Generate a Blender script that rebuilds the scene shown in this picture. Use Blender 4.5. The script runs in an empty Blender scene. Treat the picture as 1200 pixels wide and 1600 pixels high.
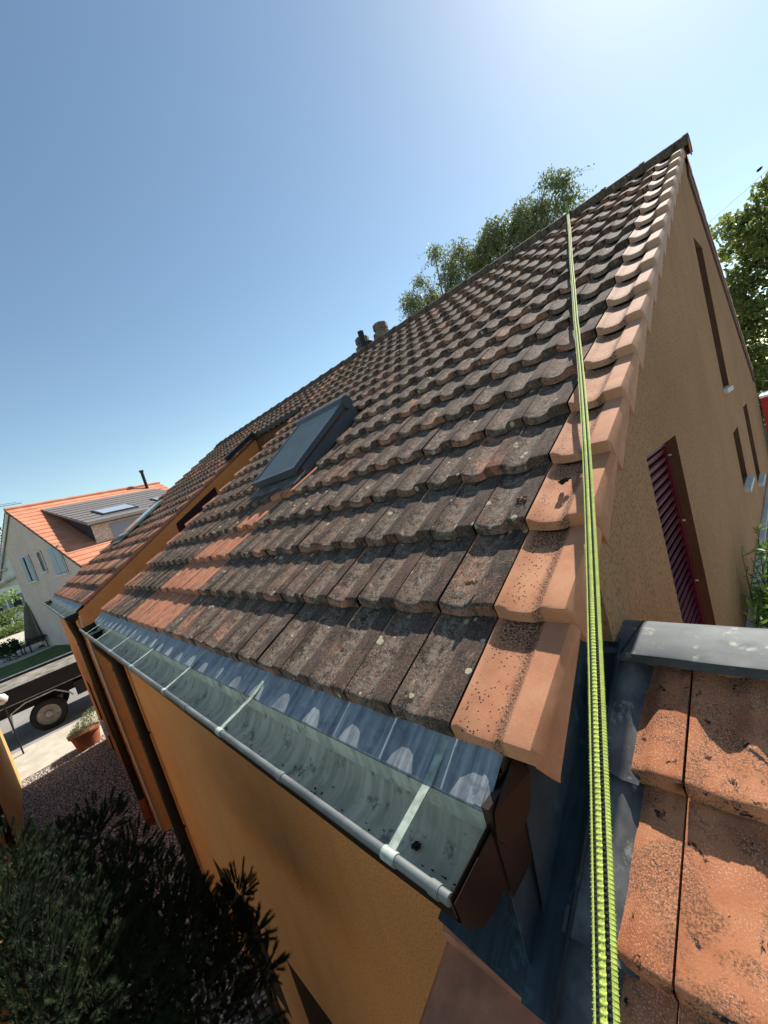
import bpy, math, random
from math import sin, cos, pi, radians, sqrt
from mathutils import Vector, Matrix, noise
random.seed(11)
D = bpy.data; SC = bpy.context.scene; COL = SC.collection

# ------------------------------------------------------------------ camera
def Rz(a): return Matrix(((cos(a), -sin(a), 0), (sin(a), cos(a), 0), (0, 0, 1)))
def Rx(a): return Matrix(((1, 0, 0), (0, cos(a), -sin(a)), (0, sin(a), cos(a))))
CP = Vector((0.694186, -0.653085, 0.663638))
cam = D.cameras.new('camera'); co = D.objects.new('camera', cam); COL.objects.link(co)
M3 = Rz(0.819569) @ Rx(1.470865) @ Rz(-0.285857)
co.matrix_world = Matrix.Translation(CP) @ M3.to_4x4()
cam.sensor_fit = 'HORIZONTAL'; cam.sensor_width = 36.0; cam.lens = 626.884 / 1200 * 36
cam.clip_start = 0.02; cam.clip_end = 3000
SC.camera = co

# ------------------------------------------------------------------ light
SUN_EL, SUN_AZ = 44.0, -2.0          # azimuth from +Y towards +X
w = D.worlds.new('World'); SC.world = w; w.use_nodes = True
nt = w.node_tree; bg = nt.nodes['Background']
sky = nt.nodes.new('ShaderNodeTexSky'); sky.sky_type = 'NISHITA'; sky.sun_disc = False
sky.sun_elevation = radians(SUN_EL); sky.sun_rotation = radians(SUN_AZ)
sky.altitude = 400; sky.air_density = 1.0; sky.dust_density = .45; sky.ozone_density = 1.0
tm_ = nt.nodes.new('ShaderNodeMix'); tm_.data_type = 'RGBA'; tm_.blend_type = 'MULTIPLY'; tm_.inputs[0].default_value = 1; tm_.inputs[7].default_value = (.99, 1.05, .965, 1)
nt.links.new(sky.outputs[0], tm_.inputs[6]); nt.links.new(tm_.outputs[2], bg.inputs[0]); bg.inputs[1].default_value = 0.092
sl = D.lights.new('sun', 'SUN'); sl.energy = 5.0; sl.angle = radians(0.5); sl.color = (1, 0.955, 0.88)
so = D.objects.new('sun', sl); COL.objects.link(so)
sd = Vector((sin(radians(SUN_AZ)) * cos(radians(SUN_EL)), cos(radians(SUN_AZ)) * cos(radians(SUN_EL)), sin(radians(SUN_EL))))
so.rotation_euler = sd.to_track_quat('Z', 'Y').to_euler(); so.location = (0, 10, 20)
SC.view_settings.view_transform = 'Standard'; SC.view_settings.look = 'None'
SC.view_settings.exposure = 0.8; SC.view_settings.gamma = 1.0
SC.cycles.max_bounces = 6

# ------------------------------------------------------------------ roof frame
TH = 0.5181488; CT, ST = cos(TH), sin(TH)
E_ = 0.363345; W_ = 0.22
YR = 5.47                                     # ridge
def F(x, s, h): return Vector((x, s * CT - h * ST, s * ST + h * CT))
def FR(x, s, h): v = F(x, s, h); return Vector((v.x, 2 * YR - v.y, v.z))

# ------------------------------------------------------------------ mesh helper
class MB:
    def __init__(s): s.v = []; s.f = []; s.m = []; s.uv = []; s.loc = []; s.c = []; s.T = lambda p: p; s.useuv = False
    def V(s, p): s.v.append(tuple(s.T(Vector(p)))); return len(s.v) - 1
    def Fc(s, idx, m=0, uv=None, loc=None, c=None):
        s.f.append(tuple(idx)); s.m.append(m); s.uv.append(uv); s.loc.append(loc); s.c.append(c)
        if uv or loc or c: s.useuv = True
    def poly(s, pts, m=0): s.Fc([s.V(p) for p in pts], m)
    def box(s, a, b, m=0):
        x0, y0, z0 = a; x1, y1, z1 = b
        s.hexa([(x0, y0, z0), (x1, y0, z0), (x1, y1, z0), (x0, y1, z0), (x0, y0, z1), (x1, y0, z1), (x1, y1, z1), (x0, y1, z1)], m)
    def hexa(s, p, m=0):
        i = [s.V(q) for q in p]
        for q in ((0, 3, 2, 1), (4, 5, 6, 7), (0, 1, 5, 4), (1, 2, 6, 5), (2, 3, 7, 6), (3, 0, 4, 7)): s.Fc([i[k] for k in q], m)
    def bar(s, a, b, wd, ht, up=(0, 0, 1), m=0):
        a = Vector(a); b = Vector(b); d = (b - a).normalized(); r = d.cross(Vector(up)).normalized(); u = r.cross(d)
        r = r * wd / 2; u = u * ht / 2
        s.hexa([a - r - u, a + r - u, b + r - u, b - r - u, a - r + u, a + r + u, b + r + u, b - r + u], m)
    def tube(s, pts, rad, n=10, m=0, cap=True):
        pts = [Vector(p) for p in pts]
        if not hasattr(rad, '__len__'): rad = [rad] * len(pts)
        rings = []; ref = None
        for i, p in enumerate(pts):
            d = (pts[min(i + 1, len(pts) - 1)] - pts[max(i - 1, 0)]).normalized()
            if ref is None: ref = Vector((0, 0, 1)) if abs(d.z) < 0.9 else Vector((1, 0, 0))
            x = (ref - d * ref.dot(d)).normalized(); ref = x; y = d.cross(x)
            rings.append([s.V(p + (x * cos(2 * pi * k / n) + y * sin(2 * pi * k / n)) * rad[i]) for k in range(n)])
        for a, b in zip(rings, rings[1:]):
            for k in range(n): s.Fc((a[k], a[(k + 1) % n], b[(k + 1) % n], b[k]), m)
        if cap: s.Fc(rings[0][::-1], m); s.Fc(rings[-1], m)
    def lathe(s, prof, c, n=24, m=0, ax=(0, 0, 1)):
        ax = Vector(ax).normalized(); ref = Vector((1, 0, 0)) if abs(ax.x) < .9 else Vector((0, 1, 0))
        x = (ref - ax * ref.dot(ax)).normalized(); y = ax.cross(x); c = Vector(c)
        rg = [[s.V(c + ax * z + (x * cos(2 * pi * k / n) + y * sin(2 * pi * k / n)) * max(r, 1e-4)) for k in range(n)] for r, z in prof]
        for a, b in zip(rg, rg[1:]):
            for k in range(n): s.Fc((a[k], a[(k + 1) % n], b[(k + 1) % n], b[k]), m)
        s.Fc(rg[0][::-1], m); s.Fc(rg[-1], m)
    def extr(s, sec, d, m=0, close=True):     # extrude closed section (list of points) along vector d
        n = len(sec); a = [s.V(p) for p in sec]; b = [s.V(Vector(p) + Vector(d)) for p in sec]
        for k in range(n if close else n - 1): s.Fc((a[k], a[(k + 1) % n], b[(k + 1) % n], b[k]), m)
        if close: s.Fc(a[::-1], m); s.Fc(b, m)
    def blob(s, c, r, seed=0, n=7, m=0, rough=.25):
        c = Vector(c); r = Vector(r) if hasattr(r, '__len__') else Vector((r, r, r)); rg = []
        for i in range(1, n):
            t = pi * i / n; row = []
            for k in range(2 * n):
                a = pi * k / n; d = Vector((sin(t) * cos(a), sin(t) * sin(a), cos(t)))
                q = 1 + rough * noise.noise(d * 1.7 + Vector((seed * 3.1, seed * 1.7, 0)))
                row.append(s.V(c + Vector((d.x * r.x, d.y * r.y, d.z * r.z)) * q))
            rg.append(row)
        top = s.V(c + Vector((0, 0, r.z))); bot = s.V(c - Vector((0, 0, r.z)))
        for k in range(2 * n): s.Fc((top, rg[0][k], rg[0][(k + 1) % (2 * n)]), m); s.Fc((bot, rg[-1][(k + 1) % (2 * n)], rg[-1][k]), m)
        for a, b in zip(rg, rg[1:]):
            for k in range(2 * n): s.Fc((a[k], b[k], b[(k + 1) % (2 * n)], a[(k + 1) % (2 * n)]), m)
    def build(s, name, mats, parent=None, smooth=False, sharp=None, **props):
        me = D.meshes.new(name); me.from_pydata(s.v, [], s.f); 
        if not isinstance(mats, (list, tuple)): mats = [mats]
        for q in mats: me.materials.append(q)
        me.polygons.foreach_set('material_index', s.m)
        if s.useuv:
            u1 = me.uv_layers.new(name='UVMap'); u2 = me.uv_layers.new(name='Loc'); ca = me.color_attributes.new('tint', 'FLOAT_COLOR', 'CORNER')
            A = []; B = []; Cc = []
            for f, uv, lo, c in zip(s.f, s.uv, s.loc, s.c):
                for k in range(len(f)):
                    A += uv[k] if uv else (0, 0); B += lo[k] if lo else (0, 0); Cc += c if c else (0, 0, 0, 1)
            me.uv_layers['UVMap'].data.foreach_set('uv', A); me.uv_layers['Loc'].data.foreach_set('uv', B); me.color_attributes['tint'].data.foreach_set('color', Cc)
        if smooth:
            me.polygons.foreach_set('use_smooth', [True] * len(s.f))
            if sharp: me.set_sharp_from_angle(angle=radians(sharp))
        me.update(); o = D.objects.new(name, me); COL.objects.link(o)
        if parent: o.parent = parent; o.matrix_parent_inverse = Matrix.Translation(parent.location).inverted()
        for k, q in props.items(): o[k] = q
        return o

def thing(name, label, cat, loc=(0, 0, 0), group=None):
    o = D.objects.new(name, None); COL.objects.link(o); o.location = loc; o.empty_display_size = .2
    o['label'] = label; o['category'] = cat
    if group: o['group'] = group
    return o
def tag(o, label, cat, group=None):
    o['label'] = label; o['category'] = cat
    if group: o['group'] = group
    return o

# ------------------------------------------------------------------ materials
class NT:
    def __init__(s, name):
        s.mat = D.materials.new(name); s.mat.use_nodes = True; s.t = s.mat.node_tree; s.b = s.t.nodes['Principled BSDF']
    def n(s, typ, **k):
        q = s.t.nodes.new(typ)
        for a, v in k.items(): setattr(q, a, v)
        return q
    def set(s, q, i, v):
        if v is None: return
        if hasattr(v, 'is_linked') or isinstance(v, bpy.types.NodeSocket): s.t.links.new(v, q.inputs[i])
        else:
            if hasattr(q.inputs[i].default_value, '__len__') and len(q.inputs[i].default_value) == 4 and len(v) == 3: v = (*v, 1)
            q.inputs[i].default_value = v
    def math(s, op, a, b=None, clamp=False):
        q = s.n('ShaderNodeMath', operation=op); q.use_clamp = clamp; s.set(q, 0, a); s.set(q, 1, b); return q.outputs[0]
    def mix(s, f, a, b, blend='MIX'):
        q = s.n('ShaderNodeMix', data_type='RGBA', blend_type=blend); s.set(q, 0, f); s.set(q, 6, a); s.set(q, 7, b); return q.outputs[2]
    def ramp(s, x, a, b, inv=False):      # smooth step a..b
        q = s.n('ShaderNodeMapRange'); q.interpolation_type = 'SMOOTHSTEP'; s.set(q, 0, x); q.inputs[1].default_value = a; q.inputs[2].default_value = b
        q.inputs[3].default_value = 1 if inv else 0; q.inputs[4].default_value = 0 if inv else 1; return q.outputs[0]
    def coord(s, which='Object', scale=(1, 1, 1), loc=(0, 0, 0)):
        if which in ('UVMap', 'Loc'): q = s.n('ShaderNodeUVMap', uv_map=which); o = q.outputs[0]
        else: q = s.n('ShaderNodeTexCoord'); o = q.outputs[which]
        m = s.n('ShaderNodeMapping'); s.t.links.new(o, m.inputs[0]); m.inputs[3].default_value = scale; m.inputs[1].default_value = loc; return m.outputs[0]
    def noise(s, c, sc, det=4, rough=.55, dist=0, out=0):
        q = s.n('ShaderNodeTexNoise'); s.set(q, 0, c); q.inputs['Scale'].default_value = sc; q.inputs['Detail'].default_value = det
        q.inputs['Roughness'].default_value = rough; q.inputs['Distortion'].default_value = dist; return q.outputs[out]
    def voro(s, c, sc, out=0, feat='F1'):
        q = s.n('ShaderNodeTexVoronoi', feature=feat); s.set(q, 0, c); q.inputs['Scale'].default_value = sc; return q.outputs[out]
    def sep(s, v):
        q = s.n('ShaderNodeSeparateXYZ'); s.set(q, 0, v); return q.outputs
    def attr(s, name):
        q = s.n('ShaderNodeAttribute'); q.attribute_name = name; return q
    def bump(s, h, st=.3, dist=.01):
        q = s.n('ShaderNodeBump'); s.set(q, 'Height', h); q.inputs['Strength'].default_value = st; q.inputs['Distance'].default_value = dist
        s.t.links.new(q.outputs[0], s.b.inputs['Normal'])
    def out(s, col, rough=.8, metal=0, spec=.3):
        s.set(s.b, 'Base Color', col); s.set(s.b, 'Roughness', rough); s.set(s.b, 'Metallic', metal); s.set(s.b, 'Specular IOR Level', spec); return s.mat

def simple(name, col, rough=.7, metal=0, var=.25, sc=8, bump=0, spec=.3):
    t = NT(name); c = t.coord(); n = t.noise(c, sc, 5, .6)
    k = t.ramp(n, .3, .7); a = tuple(x * (1 - var) for x in col); b = tuple(min(1, x * (1 + var)) for x in col)
    if bump: t.bump(t.noise(c, sc * 6, 4), .4, bump)
    return t.out(t.mix(k, a, b), rough, metal, spec)

def m_tile_old():
    t = NT('weathered tile'); uv = t.coord('UVMap'); ob = t.coord(); at = t.attr('tint'); r, g, b_ = t.sep(at.outputs['Color'])[:3]
    clay = t.mix(t.noise(uv, 14, 4), (.36, .125, .062), (.60, .26, .15))
    st = t.coord('UVMap', (75, 8, 1)); streak = t.noise(st, 1, 5, .7)
    grime = t.mix(t.ramp(t.noise(uv, 95, 6, .8), .34, .66), (.040, .029, .022), (.185, .130, .095))
    grime = t.mix(t.math('MULTIPLY', t.ramp(streak, .48, .66), .62), grime, (.24, .115, .072))
    big = t.noise(uv, 3.2, 4, .6)
    cov = t.math('ADD', t.math('ADD', t.math('MULTIPLY', streak, .30), t.math('MULTIPLY', big, .50)), t.math('MULTIPLY', b_, .12))
    cov = t.math('ADD', cov, t.math('MULTIPLY', t.noise(uv, 55, 5, .75), .42))
    cov = t.math('SUBTRACT', cov, t.math('MULTIPLY', g, .50))
    k = t.ramp(cov, .46, .60)
    # the front edge faces stay clay coloured
    lo = t.sep(t.coord('Loc')); col = t.mix(k, clay, grime)
    dkp = t.math('MULTIPLY', t.ramp(t.math('ADD', t.math('MULTIPLY', t.noise(t.coord('UVMap', (1, .45, 1), (5, 2, 0)), 15, 6, .75), .8), t.math('MULTIPLY', t.noise(uv, 110, 4, .7), .2)), .50, .57), .82)
    dkp = t.math('MULTIPLY', dkp, t.math('SUBTRACT', 1.0, t.math('MULTIPLY', g, .75), True))
    col = t.mix(dkp, col, (.022, .018, .015))
    redp = t.math('MULTIPLY', t.ramp(t.noise(t.coord('UVMap', (1, .35, 1), (9, 4, 0)), 13, 6, .75), .56, .64), .5)
    col = t.mix(redp, col, (.26, .115, .068))
    # flaked clay patches
    fl = t.noise(t.coord('UVMap', (1, .6, 1)), 30, 6, .75, .5); fm = t.math('MULTIPLY', t.ramp(fl, .57, .62), t.ramp(t.noise(uv, 6, 3), .43, .56))
    col = t.mix(t.math('MULTIPLY', fm, .8), col, (.48, .30, .20))
    # fine pale crust of lichen
    cr = t.math('MULTIPLY', t.ramp(t.noise(uv, 190, 4, .7), .53, .62), t.ramp(t.noise(uv, 12, 5, .7), .44, .58))
    col = t.mix(t.math('MULTIPLY', cr, .85), col, (.44, .36, .27))
    # pale crust in the hollow of each tile, darker film on the raised strip
    tb_ = t.math('MULTIPLY', t.ramp(lo[0], .03, .16), t.ramp(lo[0], .40, .60, True))
    hc = t.math('MULTIPLY', tb_, t.ramp(t.math('ADD', t.math('MULTIPLY', t.noise(uv, 34, 5, .75), .7), t.math('MULTIPLY', t.noise(uv, 170, 3, .7), .3)), .46, .56))
    hc = t.math('MULTIPLY', hc, t.math('SUBTRACT', 1.0, g, True))
    col = t.mix(t.math('MULTIPLY', hc, .52), col, (.33, .275, .215))
    rs_ = t.math('MULTIPLY', t.ramp(lo[0], .52, .66), t.math('SUBTRACT', 1.0, g, True))
    col = t.mix(t.math('MULTIPLY', rs_, .45), col, (.045, .034, .028))
    # small black moss specks
    sp = t.math('MULTIPLY', t.ramp(t.noise(uv, 130, 3, .6), .57, .64), t.ramp(t.noise(uv, 8, 5, .7), .44, .56))
    col = t.mix(sp, col, (.012, .011, .010))
    # round lichens
    v = t.n('ShaderNodeTexVoronoi'); t.set(v, 0, t.coord('UVMap', (1, 1, 1), (.3, .1, 0))); v.inputs['Scale'].default_value = 17
    wob = t.math('MULTIPLY', t.noise(uv, 70, 3), .14); dd = t.math('ADD', v.outputs[0], wob)
    rs = t.sep(v.outputs[1]); rad = t.math('MULTIPLY', t.ramp(rs[0], .45, 1.0), .30)
    li = t.ramp(t.math('SUBTRACT', rad, dd), -.02, .02)
    col = t.mix(t.math('MULTIPLY', li, .9), col, t.mix(rs[1], (.44, .43, .29), (.50, .36, .22)))
    h = t.math('ADD', t.math('MULTIPLY', t.noise(uv, 120, 5, .7), .6), t.math('MULTIPLY', t.math('ADD', cr, li), .5))
    h = t.math('SUBTRACT', h, t.math('MULTIPLY', fm, .5)); t.bump(h, .7, .004)
    return t.out(col, .93, 0, .15)
def m_tile_verge(name='clean clay verge tile', c0=(.46, .185, .085), c1=(.60, .285, .148), dirt=1.0):
    t = NT(name); uv = t.coord('UVMap'); lo = t.sep(t.coord('Loc')); at = t.attr('tint'); r, g, b_ = t.sep(at.outputs['Color'])[:3]
    base = t.mix(t.ramp(t.noise(uv, 9, 5, .6), .3, .7), c0, c1)
    base = t.mix(t.math('MULTIPLY', t.math('ABSOLUTE', t.math('SUBTRACT', r, .5)), .45), base, (.36, .15, .10))
    base = t.mix(t.math('MULTIPLY', t.ramp(t.noise(uv, 260, 2), .58, .7), .35), base, (.66, .40, .28))
    base = t.mix(t.math('MULTIPLY', g, .72), base, (.47, .335, .25))  # upper rows paler: glancing light put into the colour
    # dark dots and grime that gather in the trough
    band = t.math('MULTIPLY', t.ramp(lo[0], .02, .12), t.ramp(lo[0], .50, .66, True))
    edge = t.math('MULTIPLY', t.ramp(lo[0], .40, .52), t.ramp(lo[0], .58, .66, True))
    v = t.voro(uv, 105); vs = t.voro(uv, 105, 1); rs = t.sep(vs)
    dots = t.math('MULTIPLY', t.ramp(v, .18, .30, True), t.ramp(rs[0], .38, .43))
    dens = t.ramp(t.math('ADD', t.noise(uv, 7, 4, .6), t.math('MULTIPLY', lo[1], .12)), .34, .50)
    k = t.math('MULTIPLY', t.math('MULTIPLY', dots, t.math('ADD', band, .08)), t.math('ADD', dens, .15), True)
    up = t.math('MULTIPLY', t.ramp(t.math('ADD', lo[1], t.math('MULTIPLY', t.noise(uv, 30, 4), .3)), .78, .98), band)
    gr = t.math('MULTIPLY', t.math('ADD', t.math('MULTIPLY', edge, 1.0), up), t.ramp(t.noise(uv, 150, 5, .8), .45, .56), True)
    kk = t.math('MULTIPLY', t.math('MAXIMUM', k, gr), dirt)
    col = t.mix(kk, base, (.035, .028, .022))
    t.bump(t.math('ADD', t.noise(uv, 260, 4, .6), kk), .35, .0015)
    return t.out(col, .85, 0, .25)
def m_tile_annex():
    t = NT('annex clay tile'); uv = t.coord('UVMap'); at = t.attr('tint'); r, g, b_ = t.sep(at.outputs['Color'])[:3]
    col = t.mix(t.ramp(t.noise(uv, 7, 5, .6), .3, .7), (.42, .135, .055), (.58, .235, .11))
    spk = t.math('MULTIPLY', t.ramp(t.noise(uv, 150, 5, .75), .46, .56), t.ramp(t.noise(uv, 9, 5, .7, .5), .43, .56))
    col = t.mix(t.math('MULTIPLY', spk, .8), col, (.115, .07, .045))
    sp2 = t.math('MULTIPLY', t.ramp(t.noise(uv, 260, 3, .6), .54, .60), t.ramp(t.noise(uv, 6, 4, .6), .38, .56))
    col = t.mix(t.math('MULTIPLY', sp2, .7), col, (.70, .42, .28))
    mo = t.noise(t.coord('UVMap', (1, 1, 1), (3.1, 7.7, 0)), 16, 6, .75, .4); mm = t.ramp(mo, .60, .63)
    col = t.mix(mm, col, (.03, .026, .022))
    v = t.n('ShaderNodeTexVoronoi'); t.set(v, 0, t.coord('UVMap', (1, 1, 1), (.9, .4, 0))); v.inputs['Scale'].default_value = 9
    rs = t.sep(v.outputs[1]); dd = t.math('ADD', v.outputs[0], t.math('MULTIPLY', t.noise(uv, 60, 3), .08))
    li = t.math('MULTIPLY', t.ramp(dd, .12, .15, True), t.ramp(rs[0], .72, .75)); col = t.mix(li, col, (.33, .37, .17))
    t.bump(t.math('ADD', t.noise(uv, 220, 4, .65), t.math('ADD', t.math('MULTIPLY', spk, .6), mm)), .3, .0018)
    return t.out(col, .86, 0, .25)
def m_stucco(name, a, b, sc=1.0):
    t = NT(name); c = t.coord(); n = t.noise(c, 110 * sc, 3, .65); big = t.noise(c, 1.1, 4, .6)
    col = t.mix(t.ramp(big, .3, .7), a, b); dk = tuple(x * .5 for x in a)
    col = t.mix(t.math('MULTIPLY', t.ramp(n, .50, .60), .62), col, dk)
    sv = t.noise(t.coord('Object', (5, 5, .5)), 1, 4, .6); col = t.mix(t.math('MULTIPLY', t.ramp(sv, .5, .75), .22), col, dk)
    t.bump(t.math('ADD', n, t.math('MULTIPLY', t.noise(c, 60 * sc, 3), .6)), .8, .006); return t.out(col, .92, 0, .15)
def m_zinc(name, a, b, rough=.42, metal=.75, streak=(2, 30, 30), stain=(.10, .13, .12), amt=.5):
    t = NT(name); c = t.coord(); s1 = t.noise(t.coord('Object', streak), 1, 5, .6); n = t.noise(c, 9, 5, .65)
    col = t.mix(t.ramp(t.math('ADD', t.math('MULTIPLY', s1, .6), t.math('MULTIPLY', n, .4)), .35, .65), a, b)
    bl = t.math('MULTIPLY', t.ramp(t.noise(t.coord('Object', (1, 1, 1), (4, 2, 1)), 13, 6, .7), .56, .66), amt)
    col = t.mix(bl, col, stain)
    t.bump(t.noise(c, 40, 3), .15, .003)
    return t.out(col, t.mix(n, (rough - .1,) * 3, (rough + .25,) * 3), metal, .4)
def m_leaf(name, a, b, sc=2.5, rough=.5, trans=.25):
    t = NT(name); c = t.coord(); n = t.math('ADD', t.math('MULTIPLY', t.noise(c, sc, 3), .5), t.math('MULTIPLY', t.noise(c, 30, 2), .5))
    col = t.mix(t.ramp(n, .36, .64), a, b); t.out(col, rough, 0, .3)
    tr = t.n('ShaderNodeBsdfTranslucent'); t.set(tr, 0, t.mix(.5, col, tuple(x * 1.6 for x in b))); mx = t.n('ShaderNodeMixShader'); mx.inputs[0].default_value = trans
    t.t.links.new(t.b.outputs[0], mx.inputs[1]); t.t.links.new(tr.outputs[0], mx.inputs[2]); t.t.links.new(mx.outputs[0], t.t.nodes['Material Output'].inputs[0]); return t.mat

TILE = m_tile_old(); VERGE = m_tile_verge(); ANNEX = m_tile_annex()
VERGE2 = m_tile_verge('old clay verge tile', (.30, .11, .065), (.42, .175, .105), .6)
STU = m_stucco('orange stucco', (.72, .275, .085), (.76, .31, .105))
STU_SHADE = m_stucco('shaded orange stucco', (.345, .180, .085), (.41, .218, .108), .6)  # front wall's paint with the gable's shade put into the colour
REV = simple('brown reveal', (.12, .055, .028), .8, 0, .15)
ZSHEET = m_zinc('blue zinc sheet', (.11, .125, .145), (.36, .38, .38), .5, .15, (34, 2, 2), (.07, .08, .10), .5)
ZGUT = m_zinc('grey zinc gutter', (.23, .255, .215), (.42, .44, .38), .62, .1, (30, 3, 3), (.10, .12, .10), .9)
ZBEAD = m_zinc('zinc bead', (.10, .105, .10), (.20, .21, .20), .45, .4, (2, 9, 9), (.10, .12, .12), .4)
ZLIGHT = simple('pale zinc strap', (.33, .37, .31), .6, .1, .3, 30)
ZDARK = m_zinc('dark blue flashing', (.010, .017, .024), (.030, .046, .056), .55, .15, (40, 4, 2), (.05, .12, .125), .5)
LEAD = m_zinc('weathered lead', (.045, .045, .052), (.135, .135, .13), .75, .0, (17, 11, 7), (.26, .26, .23), .8)
CAPM = m_zinc('ridge cap sheet', (.040, .048, .054), (.095, .105, .105), .6, .1, (3, 12, 9), (.24, .245, .20), .9)
BROWNM = simple('dark brown metal', (.020, .012, .009), .42, .3, .2)
ANTH = simple('anthracite aluminium', (.085, .095, .108), .38, .2, .1, 5)
ANTH2 = simple('slate blue slats', (.23, .24, .24), .5, .1, .08, 5)
BURG = simple('burgundy paint', (.12, .010, .020), .45, 0, .15, 8, 0, .3)
WOODB = simple('brown barge board', (.10, .058, .036), .75, 0, .25)
BLACKF = simple('black flashing', (.015, .016, .018), .5, 0, .2)
GLASS = simple('dark glass', (.03, .035, .04), .08, 0, .1, 2, 0, .8)
CONC = simple('weathered concrete', (.17, .14, .115), .9, 0, .35, 9, .01)
STONE = simple('pale stone sill', (.55, .53, .48), .8, 0, .12)
DEBRIS = simple('dark moss', (.018, .014, .010), .95, 0, .5, 40, .01)

# ------------------------------------------------------------------ tiles
PF = [(.008, -.001), (.05, -.003), (.10, -.012), (.17, -.021), (.27, -.027), (.40, -.027), (.48, -.024), (.55, -.015), (.605, -.004), (.66, 0), (.83, .0008), (.985, 0)]
PV = [(0.002, 0), (.012, -.002), (.024, -.011), (.040, -.021), (.07, -.0265), (.105, -.0265), (.122, -.022), (.138, -.007), (.149, 0), (.180, .001), (.215, 0), (.2235, -.024), (.2230, -.145)]
PV2 = PV[:-2] + [(.2235, -.026), (.2225, -.17)]
STEP = .044
def tile(mb, x0, s0, prof, frame=F, thick=.034, ln=E_ + .035, segs=(0, .005, .014, .12, .24, 1), tint=(.5, 0, .5), rnd=.0, flip=False, wloc=None, drop=None):
    n = len(prof); jx, js, jh, jt = (random.uniform(-1, 1) * rnd for _ in range(4)); xw = wloc or (prof[-1][0] - prof[0][0])
    seed = Vector((random.uniform(0, 50), random.uniform(0, 50), 0)); rows = []
    ss = [q * 1.0 if q < .2 else q * ln for q in segs]; ss = [0, .005, .014] + [ln * q for q in segs[3:]]
    for si, sv in enumerate(ss):
        row = []
        for ku, (u, h) in enumerate(prof):
            hh = h + (.050 * sv / E_ if (drop is not None and ku == n - 1) else -STEP * sv / E_) + (-.006 if si == 0 else -.0015 if si == 1 else 0)
            nz = noise.noise(Vector((u * 30, sv * 20, 0)) + seed) * .0012 if rnd else 0
            en = noise.noise(Vector((u * 55, 3, 0)) + seed) * .0016 if (rnd and si < 3) else 0
            xx = x0 - u if flip else x0 + u
            row.append(mb.V(frame(xx + jx * .0015, s0 + sv + js * .003 + en, hh + nz + jh * .0015 + jt * .003 * (u / xw - .5))))
        rows.append(row)
    dr = drop is not None
    bot = [mb.V(frame((x0 - u if flip else x0 + u) + jx * .0015 - (.014 if dr and k > n - 3 else 0), s0 - (.011 if not (dr and k > n - 2) else .0) + js * .003, (min(h, .0) * .45 - thick - .008) if not (dr and k > n - 2) else h)) for k, (u, h) in enumerate(prof)]
    uvx = [x0]; off = seed.x * .37
    for (ua, ha), (ub, hb) in zip(prof, prof[1:]): uvx.append(uvx[-1] + sqrt((ub - ua) ** 2 + (hb - ha) ** 2))
    def quad(a, b, c, d, ua, ub, sa, sb):
        uv = [(uvx[ua] + off, s0 + sa), (uvx[ub] + off, s0 + sa), (uvx[ub] + off, s0 + sb), (uvx[ua] + off, s0 + sb)]
        lo = [(prof[ua][0] / xw, sa / E_), (prof[ub][0] / xw, sa / E_), (prof[ub][0] / xw, sb / E_), (prof[ua][0] / xw, sb / E_)]
        q = [a, b, c, d]
        if flip: q = q[::-1]; uv = uv[::-1]; lo = lo[::-1]
        mb.Fc(q, 0, uv, lo, (*tint, 1))
    for i in range(len(rows) - 1):
        for k in range(n - 1): quad(rows[i][k], rows[i][k + 1], rows[i + 1][k + 1], rows[i + 1][k], k, k + 1, ss[i], ss[i + 1])
    save = tint; tint = (save[0], save[1] if drop is not None else min(1, save[1] + .2), save[2])
    for k in range(n - 1): quad(bot[k], bot[k + 1], rows[0][k + 1], rows[0][k], k, k + 1, -.03, 0)
    tint = save
    for e in ((0,) if dr else (0, n - 1)):    # side walls
        lo_ = [mb.V(frame((x0 - prof[e][0] if flip else x0 + prof[e][0]) + jx * .0015, s0 + sv + .002, prof[e][1] - STEP * sv / E_ - (.022 if e == 0 else .012))) for sv in (0, ln)]
        up = [rows[0][e], rows[-1][e]]
        f = (lo_[0], lo_[1], up[1], up[0]) if (e == 0) != flip else (lo_[0], up[0], up[1], lo_[1])
        mb.Fc(f, 0, [(uvx[e], s0)] * 4, [(prof[e][0] / xw, .5)] * 4, (*tint, 1))

SEGF = (0, 0, 0, .2, .45, .7, 1); SEGL = (0, 0, 0, .5, 1)
house = thing('house', 'orange rendered house with weathered clay tile roof, zinc gutter and burgundy shutters', 'house', (-3, 3, -4.2))
mbF = MB(); PFw = [(u * W_, h) for u, h in PF]; PFl = [PFw[i] for i in (0, 1, 3, 5, 7, 9, 11)]
NEW = {0: (12.4, 18.2), 1: (12.4, 17.2), 2: (12.2, 16.2), 3: (12.0, 15.0), 4: (11.8, 13.6), 5: (11.3, 14.5)}
for r in range(18):
    for k in range(1, 61):
        if r < 12 and 25 < k < 36: continue
        if (k in (1,) and False): continue
        x0 = -k * W_; s0 = r * E_
        if r in (5, 6, 7) and 11.6 < k < 16.2 and r > 4 and -k * W_ > -3.6 and -k * W_ < -2.4 and r >= 5: continue
        g = random.choice([0, 0, 0, .05, .1]); b = random.uniform(0, 1)
        if r in NEW and NEW[r][0] < k < NEW[r][1]: g = random.uniform(.75, 1); b = .1
        elif r < 2 and k > 22: g = .25
        if k == 25: g = max(g, .55)
        if k > 35: g = random.choice([0, .1, .2, .55, .75]) if r < 5 else random.choice([0, 0, .1, .3])
        if k == 60: g = .5
        near = k < 16 and r < 10
        tile(mbF, x0, s0, PFw if k < 26 else PFl, tint=(random.random(), g, b), rnd=1.5, segs=SEGF if near else SEGL, ln=.13 if r == 17 else E_ + .035)
mbF.build('roof_tiles', TILE, house, True, 38)
mbV = MB()
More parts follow.
